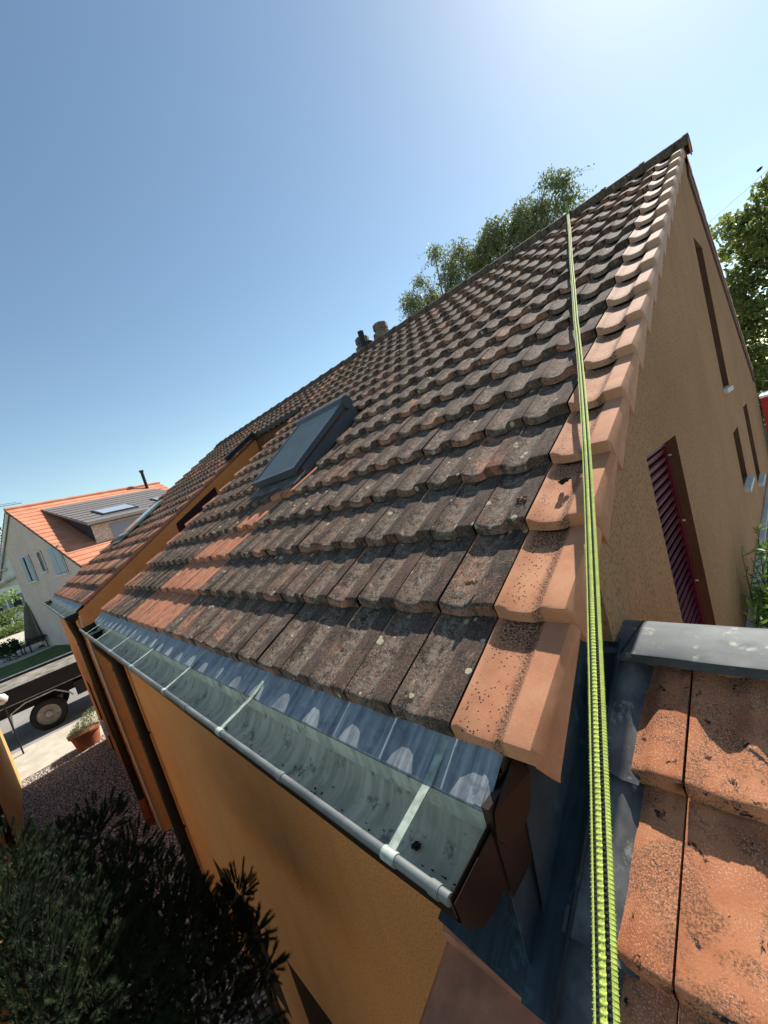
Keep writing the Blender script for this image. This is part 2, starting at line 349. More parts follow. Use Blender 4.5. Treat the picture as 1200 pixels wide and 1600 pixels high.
for r in range(18):
    tile(mbV, 0.002, r * E_, PV, tint=(random.random(), min(1, max(0, r - 2) / 7), .5), rnd=.6, segs=SEGF, wloc=.235, drop=4, ln=.13 if r == 17 else E_ - .004)
mbV.build('verge_tiles', VERGE, house, True, 30)
mbV = MB()
for r in range(12):
    tile(mbV, -35 * W_, r * E_, PV2, tint=(random.random(), 0, .5), rnd=.6, segs=SEGL, wloc=.235, drop=4, ln=E_ - .004)
mbV.build('verge_tiles', VERGE2, house, True, 30, label='old brown clay verge tiles along the open stairwell')
mbV = MB()                                   # rear slope verge and its field
for r in range(14):
    tile(mbV, 0.002, 1.18 + r * E_, PV, frame=FR, tint=(random.random(), 0, .5), rnd=.6, segs=SEGL, wloc=.235, drop=4, ln=E_ - .004)
mbV.build('verge_tiles', VERGE, house, True, 30)
mbR = MB()
for r in range(14):
    for k in range(1, 61): tile(mbR, -k * W_, 1.18 + r * E_, PFl, frame=FR, tint=(random.random(), .1, random.random()), segs=SEGL)
mbR.build('roof_tiles', TILE, house, True, 38)
# roof deck below the tiles
mb = MB(); H0 = -.085
def slab(mb, x0, x1, s0, s1, h0, h1, fr=F, m=0):
    mb.hexa([fr(x0, s0, h0), fr(x1, s0, h0), fr(x1, s1, h0), fr(x0, s1, h0), fr(x0, s0, h1), fr(x1, s0, h1), fr(x1, s1, h1), fr(x0, s1, h1)], m)
slab(mb, -5.48, .19, .03, 6.22, -.15, -.075); slab(mb, -13.15, -7.47, .03, 4.39, -.15, -.075); slab(mb, -13.15, -5.481, 4.40, 6.22, -.15, -.075)
slab(mb, -13.15, .19, 1.2, 6.22, -.15, -.075, FR)
mb.build('roof_deck', WOODB, house)
# ridge tiles
mb = MB(); x = .275; i = 0; zr = F(0, YR / CT, 0).z
while x > -12.8:
    L = .40; n = 10; R0, R1 = .112, .100; up = .012
    for (xa, xb, ra, rb) in ((x, x - .045, R0 + .006, R0 + .006), (x - .012, x - L - .03, R0, R1)):
        ring = []
        for xx, rr in ((xa, ra), (xb, rb)):
            ring.append([(xx, YR + rr * 1.12 * cos(pi * (k / n) * 1.16 - .08 * pi), zr - .088 + rr * sin(pi * (k / n) * 1.16 - .08 * pi) * 1.0) for k in range(n + 1)])
        A = [mb.V(p) for p in ring[0]]; B = [mb.V(p) for p in ring[1]]
        tn = (random.random(), .0, random.uniform(.8, 1.2), 1)
        for k in range(n): mb.Fc((A[k], A[k + 1], B[k + 1], B[k]), 0, [(x * 1.0, k * .03), (x, k * .03 + .03), (x - .4, k * .03 + .03), (x - .4, k * .03)], None, tn)
        C_ = [mb.V((xa, YR + (p[1] - YR) * .86, zr - .088 + (p[2] - zr + .088) * .86)) for p in ring[0]]
        for k in range(n): mb.Fc((C_[k], C_[k + 1], A[k + 1], A[k]), 0, [(0, 0)] * 4, None, tn)
    x -= L; i += 1
rg = mb.build('ridge_tiles', TILE, house, True, 40)
mb = MB(); mb.lathe([(.09, 0), (.098, .008)], (.262, YR, zr - .088), 16, 0, (1, 0, 0)); mb.build('ridge_end_cap', VERGE2, house)
# barge boards on the rear gable edge
mb = MB()
slab(mb, .2015, .221, 1.12, 6.1, -.30, -.09, FR)
mb.build('barge_board', WOODB, house)

# ------------------------------------------------------------------ walls with recessed openings
def wall(mb, P, a0, a1, bot, top, holes, brk=(), depth=.12, revm=1, backm=2):
    """P(a, b, d) -> point; a along, b height, d depth inwards; top(a) roof line"""
    xs = sorted(set([a0, a1] + list(brk) + [q for h in holes for q in h[:2]]))
    for xa, xb in zip(xs, xs[1:]):
        hs = sorted([h for h in holes if h[0] <= xa + 1e-6 and h[1] >= xb - 1e-6], key=lambda q: q[2]); b = (bot, bot)
        for h in hs: mb.poly([P(xa, b[0], 0), P(xb, b[1], 0), P(xb, h[2], 0), P(xa, h[2], 0)]); b = (h[3], h[3])
        mb.poly([P(xa, b[0], 0), P(xb, b[1], 0), P(xb, top(xb), 0), P(xa, top(xa), 0)])
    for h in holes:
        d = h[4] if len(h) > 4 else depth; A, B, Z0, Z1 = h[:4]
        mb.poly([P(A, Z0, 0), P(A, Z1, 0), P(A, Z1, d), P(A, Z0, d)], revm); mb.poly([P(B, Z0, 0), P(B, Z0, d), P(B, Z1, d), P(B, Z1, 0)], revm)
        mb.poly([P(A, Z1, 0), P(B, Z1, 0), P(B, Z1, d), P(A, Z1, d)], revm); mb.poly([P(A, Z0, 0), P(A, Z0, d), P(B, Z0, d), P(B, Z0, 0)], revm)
def rooftop(y): return (y * ST / CT - .066) if y < YR else ((2 * YR - y) * ST / CT - .066)
mb = MB()
G = lambda a, b, d: (.2 - d, a, b)
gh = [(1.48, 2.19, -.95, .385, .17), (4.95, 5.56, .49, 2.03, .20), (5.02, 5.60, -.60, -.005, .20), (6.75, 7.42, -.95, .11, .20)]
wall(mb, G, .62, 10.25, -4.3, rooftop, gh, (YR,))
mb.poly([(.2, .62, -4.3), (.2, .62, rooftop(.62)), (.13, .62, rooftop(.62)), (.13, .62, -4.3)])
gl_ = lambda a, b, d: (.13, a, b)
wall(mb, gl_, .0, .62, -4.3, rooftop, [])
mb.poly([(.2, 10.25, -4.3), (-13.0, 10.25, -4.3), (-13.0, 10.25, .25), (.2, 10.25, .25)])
mb.build('gable_wall', [STU_SHADE, REV, REV], house)
mb = MB(); Fw = lambda a, b, d: (a, 0.0 + d, b)
fh = [(-4.07, -3.05, -3.85, -2.74, .2), (-2.50, -1.35, -3.85, -2.74, .2), (-.95, -.35, -3.85, -2.74, .2)]
wall(mb, Fw, -5.5, .13, -4.6, lambda a: -.085, fh)
mb.poly([(-5.5, 0, -4.6), (-5.5, 0, -.09), (-5.5, 3.85, 2.1), (-5.5, 3.85, -4.6)])
mb.build('front_wall', [STU, REV, REV], house)
mb = MB(); Fw2 = lambda a, b, d: (a, -.07 + d, b)
wall(mb, Fw2, -13.0, -7.45, -4.4, lambda a: -.125, [(-12.0, -11.3, -4.25, -2.2, .15), (-10.4, -9.2, -3.3, -2.0, .15)])
G2 = lambda a, b, d: (-7.45 - d, a, b)
wall(mb, G2, -.07, 3.86, -4.4, lambda y: max(-.125, y * ST / CT - .10), [(1.76, 2.62, .10, .76, .14)], (0,))
mb.poly([(-13.0, -.07, -4.4), (-13.0, -.07, -.12), (-13.0, YR, 3.0), (-13, 10.25, .25), (-13.0, 10.25, -4.4)])
mb.poly([(-7.45, 3.86, -4.4), (-7.45, 3.86, 2.06), (-5.5, 3.86, 2.06), (-5.5, 3.86, -4.4)], 1)
mb.build('wing_wall', [STU, REV, REV], house)
# recess: floor of the stairwell and the opening that follows the roof line
mb = MB()
mb.hexa([(-7.445, 1.74, .10), (-7.44, 1.74, .10), (-7.44, 2.66, .10), (-7.445, 2.66, .10), (-7.445, 1.74, .80), (-7.44, 1.74, .80), (-7.44, 2.66, 1.30), (-7.445, 2.66, 1.30)])
mb.build('shutter', simple('shaded burgundy board', (.022, .004, .008), .6), house, label='burgundy shutter with painted-in shade in the stairwell wall')  # burgundy darkened to stand in for the shade of the recess
mb = MB(); mb.box((-7.455, -.083, -4.25), (-7.425, -.068, -.2)); mb.build('corner_trim', STONE, house)
mb = MB()                                    # black upper flashing of the stairwell
mb.bar((-7.42, 3.05, 1.78), (-7.42, 3.83, 2.23), .07, .09); mb.bar((-7.5, 3.83, 2.16), (-5.46, 3.83, 2.16), .10, .07)
mb.build('black_flashing', BLACKF, house)
# burgundy louvred shutter in the gable
mb = MB(); xs_ = .152
mb.box((xs_ - .02, 1.48, -.95), (xs_, 1.53, .385)); mb.box((xs_ - .02, 2.14, -.95), (xs_, 2.19, .385)); mb.box((xs_ - .02, 1.53, .345), (xs_, 2.14, .385))
fr_ = mb.build('shutter', BURG, house, label='burgundy louvred shutter on the gable window')
mb = MB(); z = -.93
while z < .33:
    mb.hexa([(xs_ - .036, 1.531, z), (xs_ - .022, 1.531, z), (xs_ - .022, 2.139, z), (xs_ - .036, 2.139, z), (xs_ - .016, 1.531, z + .040), (xs_ - .003, 1.531, z + .036), (xs_ - .003, 2.139, z + .036), (xs_ - .016, 2.139, z + .040)])
    z += .047
mb.box((xs_ - .05, 1.5, -.95), (xs_ - .04, 2.17, .37))
sl_ = mb.build('louvre_slats', BURG, fr_)
for zz in (.28, -.12, -.5): mb = MB(); mb.lathe([(.006, 0), (.006, .012), (.002, .015)], (xs_, 2.165, zz), 8, 0, (1, 0, 0)); mb.build('screw', STONE, fr_)
# window panes and sills in the gable slits
for (a, b, z0, z1, d) in gh[1:]:
    sx = .232 if z0 > 0 else .256
    mb = MB(); mb.box((.01, a, z0), (.02, b, z1)); wn = mb.build('window', GLASS, house)
    mb = MB(); mb.box((.02, a, z0), (.05, a + .05, z1)); mb.box((.02, b - .05, z0), (.05, b, z1)); mb.box((.02, a + .05, z1 - .05), (.05, b - .05, z1)); mb.box((.02, a + .05, z0), (.05, b - .05, z0 + .05)); mb.build('window_frame', BURG, wn)
    mb = MB(); mb.hexa([(.02, a - .02, z0 - .045), (sx, a - .02, z0 - .065), (sx, b + .02, z0 - .065), (.02, b + .02, z0 - .045), (.02, a - .02, z0 + .004), (sx, a - .02, z0 - .018), (sx, b + .02, z0 - .018), (.02, b + .02, z0 + .004)]); mb.build('window_sill', STONE, wn)
for (a, b, z0, z1, d) in fh:
    mb = MB(); mb.box((a, .19, z0), (b, .20, z1)); wn = mb.build('window', GLASS, house)
    mb = MB()
    for q in ((a, a + .06, z0, z1), (b - .06, b, z0, z1), ((a + b) / 2 - .03, (a + b) / 2 + .03, z0, z1)): mb.box((q[0], .15, q[2]), (q[1], .189, q[3]))
    mb.box((a + .06, .152, z1 - .06), (b - .06, .188, z1)); mb.build('window_frame', BURG, wn)

# ------------------------------------------------------------------ gutters
YF, ZF = -.087, -.1045                          # fold of the eaves sheet
LY, LZ = -.25, -.155                           # front bead
def gutter(x0, x1, capnear, brs, cols, lab, bead_to=None):
    n = max(2, int((x0 - x1) / .06)); mb = MB()
    sec = [(.10, F(0, .115, -.060).z), (.004, F(0, .0046, -.062).z), (YF, ZF), (YF - .003, ZF - .006), (YF - .001, ZF - .055)]
    def sheet(sec, m, jog=.0016, mesh=None, sd=0.0):
        prev = None
        for i in range(n + 1):
            x = x0 + (x1 - x0) * i / n
            row = [mesh.V((x, y + noise.noise(Vector((x * 3, j + sd, 0))) * jog, z + noise.noise(Vector((x * 5, j + 9 + sd, 0))) * jog)) for j, (y, z) in enumerate(sec)]
            if prev:
                for k in range(len(sec) - 1): mesh.Fc((prev[k], row[k], row[k + 1], prev[k + 1]), m)
            prev = row
    sheet(sec, 0, .0016, mb)
    es = mb.build('eaves_sheet', [ZSHEET], house, True, 25)
    mb = MB()
    g = [(YF + .012, ZF - .045), (YF + .012, -.19), (YF - .002, -.215), (YF - .022, -.238), (YF - .05, -.254), (YF - .085, -.258), (YF - .115, -.25), (YF - .138, -.228), (LY + .004, -.20), (LY, LZ)]
    sheet(g, 0, .0012, mb, 5)
    gu = mb.build('gutter', ZGUT, house, True, 50, label=lab)
    mb = MB(); g2 = [(y + (.0025 if j < 2 else 0) - (.0025 if j > 6 else 0), z - .003) for j, (y, z) in enumerate(g)]; sheet(g2, 0, .0012, mb, 5)
    mb.build('gutter_shell', BROWNM, gu, True, 50)
    mb = MB(); pts = [(x0 + (x1 - x0) * i / n, LY, LZ + .004) for i in range(n + 1)]; mb.tube(pts, .0115, 12); mb.build('bead', ZBEAD, gu, True, 50)
    # vertical drip face is zinc grey as the gutter
    mb = MB(); sheet([(YF - .0045, ZF - .004), (YF - .003, ZF - .058)], 0, .0016, mb); mb.build('drip_edge', ZGUT, gu, True)
    # scalloped lugs bent over the tile troughs
    for b in brs:
        mb = MB(); a = Vector((b, LY, LZ + .012)); c = Vector((b + .0, YF - .008, ZF + .004)); d = Vector((b, F(0, .02, -.052).y, F(0, .02, -.052).z))
        for p, q in ((a, c), (c, d)): mb.bar(p, q, .023, .004)
        mb.tube([(b - .02, LY, LZ + .004), (b + .02, LY, LZ + .004)], .0145, 12)
        mb.build('bracket', ZLIGHT, gu, True, 40)
    for c_ in cols:
        mb = MB(); mb.tube([(c_ - .012, LY, LZ + .004), (c_ + .012, LY, LZ + .004)], .014, 12); mb.build('bead_collar', ZBEAD, gu, True, 50)
    for xe, m in ((x0, BROWNM), (x1, BROWNM)):
        mb = MB(); s2 = [(xe, y, z) for y, z in g] ; s2 = s2 + [(xe, LY, LZ + .01), (xe, YF, ZF - .02)]
        mb.extr([(x_, y, z) for x_, y, z in s2], (.002 if xe == x0 else -.002, 0, 0)); mb.build('end_plate', m, gu)
    return es, gu
es1, gu1 = gutter(.135, -5.5, True, [-.03, -1.02, -1.82, -2.65, -3.45, -4.25, -4.95], [.10, -.52, -1.45, -3.0], 'grey zinc gutter along the near eave')
es2, gu2 = gutter(-7.46, -13.12, True, [-8.0, -8.9, -9.8, -10.7, -11.6, -12.5], [], 'short grey zinc gutter of the far wing')
# standing joints of the eaves sheet
for x in (-.075, -.60, -1.45, -2.35, -3.3, -4.3, .11):
    mb = MB(); mb.hexa([(x - .011, .02, -.048), (x + .011, .02, -.048), (x + .011, YF, ZF + .001), (x - .011, YF, ZF + .001), (x - .009, .02, -.045), (x + .009, .02, -.045), (x + .009, YF, ZF + .0045), (x - .009, YF, ZF + .0045)])
    mb.build('sheet_seam', ZSHEET, es1)
# near end plates: dark brown metal cheeks
mb = MB()
def plate(pts, d, m=0):
    mb.extr(pts, d, m)
plate([(.142, YF + .0, ZF - .03), (.142, LY + .0, LZ), (.142, LY + .005, -.20), (.142, -.235, -.235), (.142, -.22, -.232), (.142, -.205, -.262), (.142, -.16, -.272), (.142, -.12, -.265), (.142, -.10, -.285), (.142, -.05, -.28), (.142, -.03, -.16)], (.002, 0, 0))
mb.build('gutter_end_cheek', BROWNM, gu1)
mb = MB()
plate([(.155, .03, -.045), (.150, -.085, -.10), (.150, -.10, -.15), (.152, -.075, -.19), (.158, -.02, -.20), (.165, .02, -.17), (.168, .05, -.10)], (.003, 0, 0))
mb.box((.1312, -.098, -.30), (.149, .06, -.085))
mb.build('verge_flap', BROWNM, gu1)
# downpipes
def downpipe(x, yo, yw, zt, zb, lab, redbase=False):
    r = .056; mb = MB()
    pts = [(x, yo, zt), (x, yo, zt - .06), (x, yo + .0, zt - .11), (x, (yo + yw) / 2, zt - .22), (x, yw, zt - .34), (x, yw, zt - .42)]
    pts += [(x, yw, zt - .42 - (zt - .42 - zb) * k / 8) for k in range(1, 9)]
    mb.tube(pts, [r * 1.15, r * 1.1] + [r] * (len(pts) - 2), 14)
    dp = mb.build('downpipe', BROWNM, house, True, 40, label=lab)
    mb = MB(); mb.lathe([(r * 1.15, 0), (.075, .07), (.08, .09)], (x, yo, zt - .03), 16); mb.build('outlet', BROWNM, dp, True, 40)
    for zc in (zt - .45, -1.6, -2.9):
        mb = MB(); mb.lathe([(r + .006, 0), (r + .006, .03)], (x, yw, zc), 14); mb.box((x - .01, yw + r, zc + .005), (x + .01, yw + r + .04, zc + .02)); mb.build('pipe_clip', BROWNM, dp)
    if redbase:
        mb = MB(); mb.tube([(x, yw, zb + .55), (x, yw, zb + .0)], .062, 14); mb.build('clay_pipe_base', simple('red clay pipe', (.22, .05, .03), .7), dp, True, 40)
downpipe(-5.12, -.165, -.072, -.25, -4.3, 'dark brown downpipe beside the near front wall')
downpipe(-7.95, -.165, -.135, -.25, -4.2, 'dark brown downpipe on the far wing with red clay foot', True)
mb = MB(); mb.box((-11.3, -.15, -3.45), (-11.12, -.075, -3.1)); mb.build('wall_lamp', simple('white lamp', (.7, .7, .72), .4), house)

# ------------------------------------------------------------------ roof window with roller shutter
rw = None
def fb(mb, x0, x1, s0, s1, ha, hb, da, db, m=0):   # box in roof frame whose top runs ha->hb and bottom da->db
    mb.hexa([F(x0, s0, da), F(x1, s0, da), F(x1, s1, db), F(x0, s1, db), F(x0, s0, ha), F(x1, s0, ha), F(x1, s1, hb), F(x0, s1, hb)], m)
X0, X1, S0, S1 = -3.47, -2.56, 1.70, 2.68
hA, hB = .080, .155
mb = MB(); fb(mb, X0 + .02, X1 - .02, S0 + .03, S1 + .1, .03, .05, -.08, -.08); rw = mb.build('roof_window', ANTH, house, label='anthracite roof window with closed roller shutter')
mb = MB()
for xa, xb in ((X0, X0 + .035), (X1 - .035, X1)): fb(mb, xa, xb, S0, S1, hA + .012, hB + .012, hA - .035, hB - .05)
fb(mb, X0 + .035, X1 - .035, S0, S0 + .05, hA + .010, hA + .013, hA - .06, hA - .055)
mb.build('shutter_rails', ANTH, rw)
SASH = simple('brown sash', (.16, .06, .035), .5)
for xa, xb in ((X0 + .01, X0 + .03), (X1 - .03, X1 - .01)): mb = MB(); fb(mb, xa, xb, S0 + .04, S1, hA - .045, hB - .06, hA - .09, hB - .13); mb.build('sash_rail', SASH, rw)
for xa, xb in ((X0 - .005, X0 + .03), (X1 - .03, X1 + .005)): mb = MB(); fb(mb, xa, xb, S0 + .06, S1 + .10, .035, .075, -.05, -.06); mb.build('side_flashing', ANTH, rw)
mb = MB(); ns = 32
for i in range(ns):
    t0, t1 = i / ns, (i + .55) / ns; sa = S0 + .05 + (S1 - S0 - .05) * t0; sb = S0 + .05 + (S1 - S0 - .05) * t1
    ha = hA + (hB - hA) * t0; hb = hA + (hB - hA) * t1
    fb(mb, X0 + .035, X1 - .035, sa, sb, ha + .002, hb + .008, ha - .017, hb - .017)
fb(mb, X0 + .036, X1 - .036, S0 + .05, S1, hA - .018, hB - .018, hA - .024, hB - .024, 1)
mb.build('shutter_slats', [ANTH2, BLACKF], rw)
mb = MB(); c = F(0, S1 + .06, .132); n = 18; r = .074
mb.lathe([(r, 0), (r, X1 - X0 + .02)], (X0 - .01, c.y, c.z), n, 0, (1, 0, 0)); mb.build('shutter_roller_box', ANTH, rw, True, 40)
mb = MB(); slab(mb, X0 - .02, X1 + .04, S0 - .13, S0 + .06, -.020, -.002); mb.build('window_apron', LEAD, rw)

# vent chimneys just behind the ridge
for (cx, dz, k, col_) in ((-5.55, .0, 0, CONC), (-4.95, .03, 1, CONC)):
    mb = MB(); zt = 3.12 + dz; cy = 6.0
    mb.lathe([(.14, -.6), (.14, .10), (.17, .11), (.19, .18), (.19, .25), (.14, .27), (.14, .31), (.16, .32), (.155, .43), (.13, .45)], (cx, cy, zt), 8)
    ch = mb.build('chimney', CONC, house, label=('left' if k == 0 else 'right') + ' concrete vent chimney behind the ridge')
    for a in range(4):
        mb = MB(); an = a * pi / 2 + .4; mb.tube([(cx + .17 * cos(an), cy + .17 * sin(an), zt - .1), (cx + .17 * cos(an), cy + .17 * sin(an), zt + .20)], .035, 8); mb.build('vent_post', CONC, ch)
mb = MB(); mb.tube([(-5.30, 5.75, 2.8), (-5.30, 5.75, 3.58)], .065, 12); mb.lathe([(.09, 0), (.09, .12), (.07, .14)], (-5.2, 5.8, 3.2), 12)
mb.build('vent_pipe', BLACKF, house, True, 40)
# small flush roof window on the far wing
mb = MB(); slab(mb, -11.9, -10.95, 1.85, 3.1, .0, .05); fw = mb.build('roof_window', ZLIGHT, house, label='small flat roof window on the far wing')
mb = MB(); slab(mb, -11.8, -11.05, 1.95, 3.0, .051, .055); mb.build('pane', GLASS, fw)
mb = MB(); slab(mb, -11.95, -10.9, 1.6, 1.85, .0, .012); mb.build('window_apron', LEAD, fw)

# ------------------------------------------------------------------ lower annex roof on the right
annex = thing('annex', 'lower annex roof of clean orange clay tiles below the gable', 'roof', (.6, -.2, -.8))
HA = -.38
def FA(x, s, h): return F(x, s, h + HA)
mb = MB(); S00 = -.222 - 2 * E_
PA = [(0.002, 0), (.010, -.001), (.03, -.014), (.06, -.024), (.10, -.027), (.122, -.021), (.141, -.007), (.154, 0), (.19, .001), (.218, -.001)]
PB = [(0.002, 0), (.015, -.001), (.04, -.016), (.075, -.026), (.10, -.022), (.118, -.0135), (.132, -.0135), (.15, -.021), (.17, -.025), (.19, -.018), (.205, -.005), (.218, 0)]
for r in range(0, 4):
    for k in range(0, 4):
        x0 = .178 + k * W_; s0 = S00 + r * E_
        pr = PA if k == 0 else PB
        if k == 0:
            cut = .075 if r == 3 else .10; pr = [(u, h) for u, h in PA if u >= cut]; 
            if r <= 1: pr = PA
        tile(mb, x0, s0, pr, frame=FA, tint=(random.random(), 0, .5), rnd=.9, segs=(0, 0, 0, .08, .2, .4, .6, .8, 1), wloc=.22, ln=.355 if r == 3 else E_ + .035)
mb.build('roof_tiles', ANNEX, annex, True, 38)
mb = MB()
for r in range(0, 2): tile(mb, .172, S00 + r * E_ + .205, [(0, 0), (.03, .0), (.10, .001), (.2, .0), (.262, -.002), (.285, -.03), (.288, -.07)], frame=FA, tint=(.5, 0, .5), rnd=.8, segs=(0, 0, 0, .3, .6, 1), flip=True, wloc=.28, ln=E_ + .02)
FA_ = FA
def FA(x, s, h): return FA_(x, s - .217, h)
mb.build('verge_tiles', simple('brown clay verge tile', (.42, .165, .095), .85, 0, .3, 6, .004), annex, True, 30)
mb = MB(); slab(mb, -.10, 1.2, -1.1, .70, -.13, -.075, FA); mb.build('roof_deck', WOODB, annex)
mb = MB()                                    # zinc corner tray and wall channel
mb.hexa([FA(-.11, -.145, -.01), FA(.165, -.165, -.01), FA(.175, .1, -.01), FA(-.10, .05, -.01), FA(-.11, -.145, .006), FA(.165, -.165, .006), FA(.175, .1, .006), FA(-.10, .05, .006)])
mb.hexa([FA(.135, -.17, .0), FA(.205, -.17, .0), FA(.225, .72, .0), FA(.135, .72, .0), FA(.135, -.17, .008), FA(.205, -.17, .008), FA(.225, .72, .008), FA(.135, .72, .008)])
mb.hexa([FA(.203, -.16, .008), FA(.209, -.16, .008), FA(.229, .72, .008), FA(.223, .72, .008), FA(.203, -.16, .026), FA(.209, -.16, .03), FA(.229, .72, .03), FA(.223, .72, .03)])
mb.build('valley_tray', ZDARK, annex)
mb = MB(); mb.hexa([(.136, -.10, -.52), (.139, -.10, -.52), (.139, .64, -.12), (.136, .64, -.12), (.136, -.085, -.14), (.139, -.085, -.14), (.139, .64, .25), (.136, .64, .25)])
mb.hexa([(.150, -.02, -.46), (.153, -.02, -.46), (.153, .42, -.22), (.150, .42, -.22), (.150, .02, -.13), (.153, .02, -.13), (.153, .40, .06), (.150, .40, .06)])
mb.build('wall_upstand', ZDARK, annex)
mb = MB()                                    # stepped lead soakers beside the cut tiles
def sm(a, b, x): t = min(1, max(0, (x - a) / (b - a))); return t * t * (3 - 2 * t)
def soaker(x0, x1, x2, x3, sa, sb, h0, h1, seed):
    n = 8; g = []
    for i in range(n + 1):
        t = i / n; a = x0 + (x3 - x0) * t; b = x1 + (x2 - x1) * t; row = []
        for j in range(7):
            u = j / 6; row.append(mb.V(FA(a + (b - a) * u, sa + (sb - sa) * t + .006 * noise.noise(Vector((u * 4, t * 3, seed))), h0 - .034 * t - .042 * sm(.35, .8, u) + .005 * noise.noise(Vector((u * 5, t * 6, seed))))))
        g.append(row)
    for i in range(n):
        for j in range(6): mb.Fc((g[i][j], g[i][j + 1], g[i + 1][j + 1], g[i + 1][j]))
soaker(.190, .300, .300, .215, .335, .69, .014, .0, 1)
soaker(.192, .335, .335, .20, -.02, .345, .012, -.004, 4)
soaker(.185, .33, .33, .185, -.38, .0, .010, -.006, 7)
mb.build('lead_soakers', LEAD, annex, True, 60)
mb = MB(); yb, zb_, yf, zf = .755, -.068, .585, -.088
n = 24; g = []
sec = [(yb + .012, zb_ - .07), (yb + .010, zb_), (yb - .01, zb_ + .004), ((yb + yf) / 2, (zb_ + zf) / 2 + .004), (yf + .008, zf + .002), (yf, zf - .002), (yf - .004, zf - .026)]
for i in range(n + 1):
    x = .142 + 1.14 * i / n; g.append([mb.V((x, y + .002 * noise.noise(Vector((x * 5, j, 0))), z + .003 * noise.noise(Vector((x * 9, j * 2.1, 3))))) for j, (y, z) in enumerate(sec)])
for a, b in zip(g, g[1:]):
    for k in range(len(sec) - 1): mb.Fc((a[k], b[k], b[k + 1], a[k + 1]))
mb.build('ridge_cap', CAPM, annex, True, 35)
mb = MB(); mb.hexa([(.228, yf, zf - .01), (.233, yf, zf - .01), (.262, yb, zb_ - .01), (.257, yb, zb_ - .01), (.228, yf, zf + .004), (.233, yf, zf + .004), (.262, yb, zb_ + .007), (.257, yb, zb_ + .007)]); mb.build('cap_joint', BLACKF, annex)
mb = MB(); mb.box((.22, .63, -4.2), (1.4, .72, -.12)); mb.box((.0, -.9, -4.2), (1.4, -.8, -1.05)); mb.build('annex_wall', STU_SHADE, annex)

# ------------------------------------------------------------------ braided safety strap
def ray(px, py):
    return (M3 @ Vector(((px - 600) / 626.884, -(py - 800) / 626.884, -1))).normalized()
A = [F(-.985, 6.42, .13), F(-.97, 6.30, .10), F(-.93, 6.09, .035), F(-.70, 5.05, .032), F(-.46, 3.91, .032), F(-.25, 2.95, .034), F(-.12, 2.35, .038)]
Bp = CP + ray(948, 1600) * .80; last = A[-1]; pts = list(A)
for i in range(1, 13):
    t = i / 12; p = last.lerp(Bp, t); p.z -= .055 * 4 * t * (1 - t) * .5; p += Vector((.02, 0, 0)) * sin(pi * t) * .6; pts.append(p)
dv = (pts[-1] - pts[-2]).normalized(); pts += [pts[-1] + dv * .12, pts[-1] + dv * .3 + Vector((0, 0, -.05))]
path = []                                     # resample evenly
for a, b in zip(pts, pts[1:]):
    L = (b - a).length; m_ = max(1, int(L / .0013))
    for i in range(m_): path.append(a.lerp(b, i / m_))
strap = thing('safety_strap', 'braided neon yellow and black safety strap running over the roof tiles to the ridge', 'strap', pts[-3])
NEON = simple('neon yellow cord', (.46, .53, .10), .75, 0, .15, 60); BLKC = simple('black cord', (.012, .014, .012), .85, 0, .3, 60)
def cord(off, wd, ht, pitch, mat, name, side=1, fuzz=0, tilt=.0):
    mb = MB(); acc = 0; i = 0
    for a, b in zip(path, path[1:]):
        acc += (b - a).length
        if acc < pitch: continue
        acc = 0; i += 1; d = (b - a).normalized(); dist = (a - CP).length
        nrm = (CP - a); nrm = (nrm - d * nrm.dot(d)); rf = Vector((0, -ST, CT)); rf = (rf - d * rf.dot(d)).normalized()
        k = min(1, max(0, (dist - .6) / 1.6)); nn = (nrm.normalized() * (1 - k) + rf * k).normalized(); r = d.cross(nn)
        c = a + r * off; e1 = (d + r * tilt * side).normalized(); e2 = (r - d * tilt * side * .6).normalized()
        w2 = wd / 2 * random.uniform(.9, 1.1); h2 = ht / 2; l2 = pitch * .72
        q = [c - e1 * l2, c + e2 * w2, c + e1 * l2, c - e2 * w2, c + nn * h2, c - nn * h2]
        I = [mb.V(p) for p in q]
        if dist < 1.6:
            md = [mb.V(c + (e1 * x_ * l2 + e2 * y_ * w2) * .80 + nn * h2 * .35) for x_, y_ in ((-1.02, .9), (1.02, .9), (1.02, -.9), (-1.02, -.9))]
            ring = [I[0], md[0], I[1], md[1], I[2], md[2], I[3], md[3]]
            for z in range(8): mb.Fc((ring[z], ring[(z + 1) % 8], I[4])[::-1]); mb.Fc((ring[z], ring[(z + 1) % 8], I[5]))
        else:
            for z in range(4): mb.Fc((I[(z + 1) % 4], I[z], I[4])); mb.Fc((I[z], I[(z + 1) % 4], I[5]))
        if fuzz and dist < 2.2:
            for _ in range(2):
                s_ = random.uniform(.3, 1) * fuzz; o = c + r * wd * .4 * side; tdir = (r * side + d * random.uniform(-.9, .9) + nn * random.uniform(-.3, .5)).normalized()
                j = [mb.V(o - d * .0006), mb.V(o + d * .0006), mb.V(o + tdir * s_)]; mb.Fc(j)
    return mb.build(name, mat, strap, True)
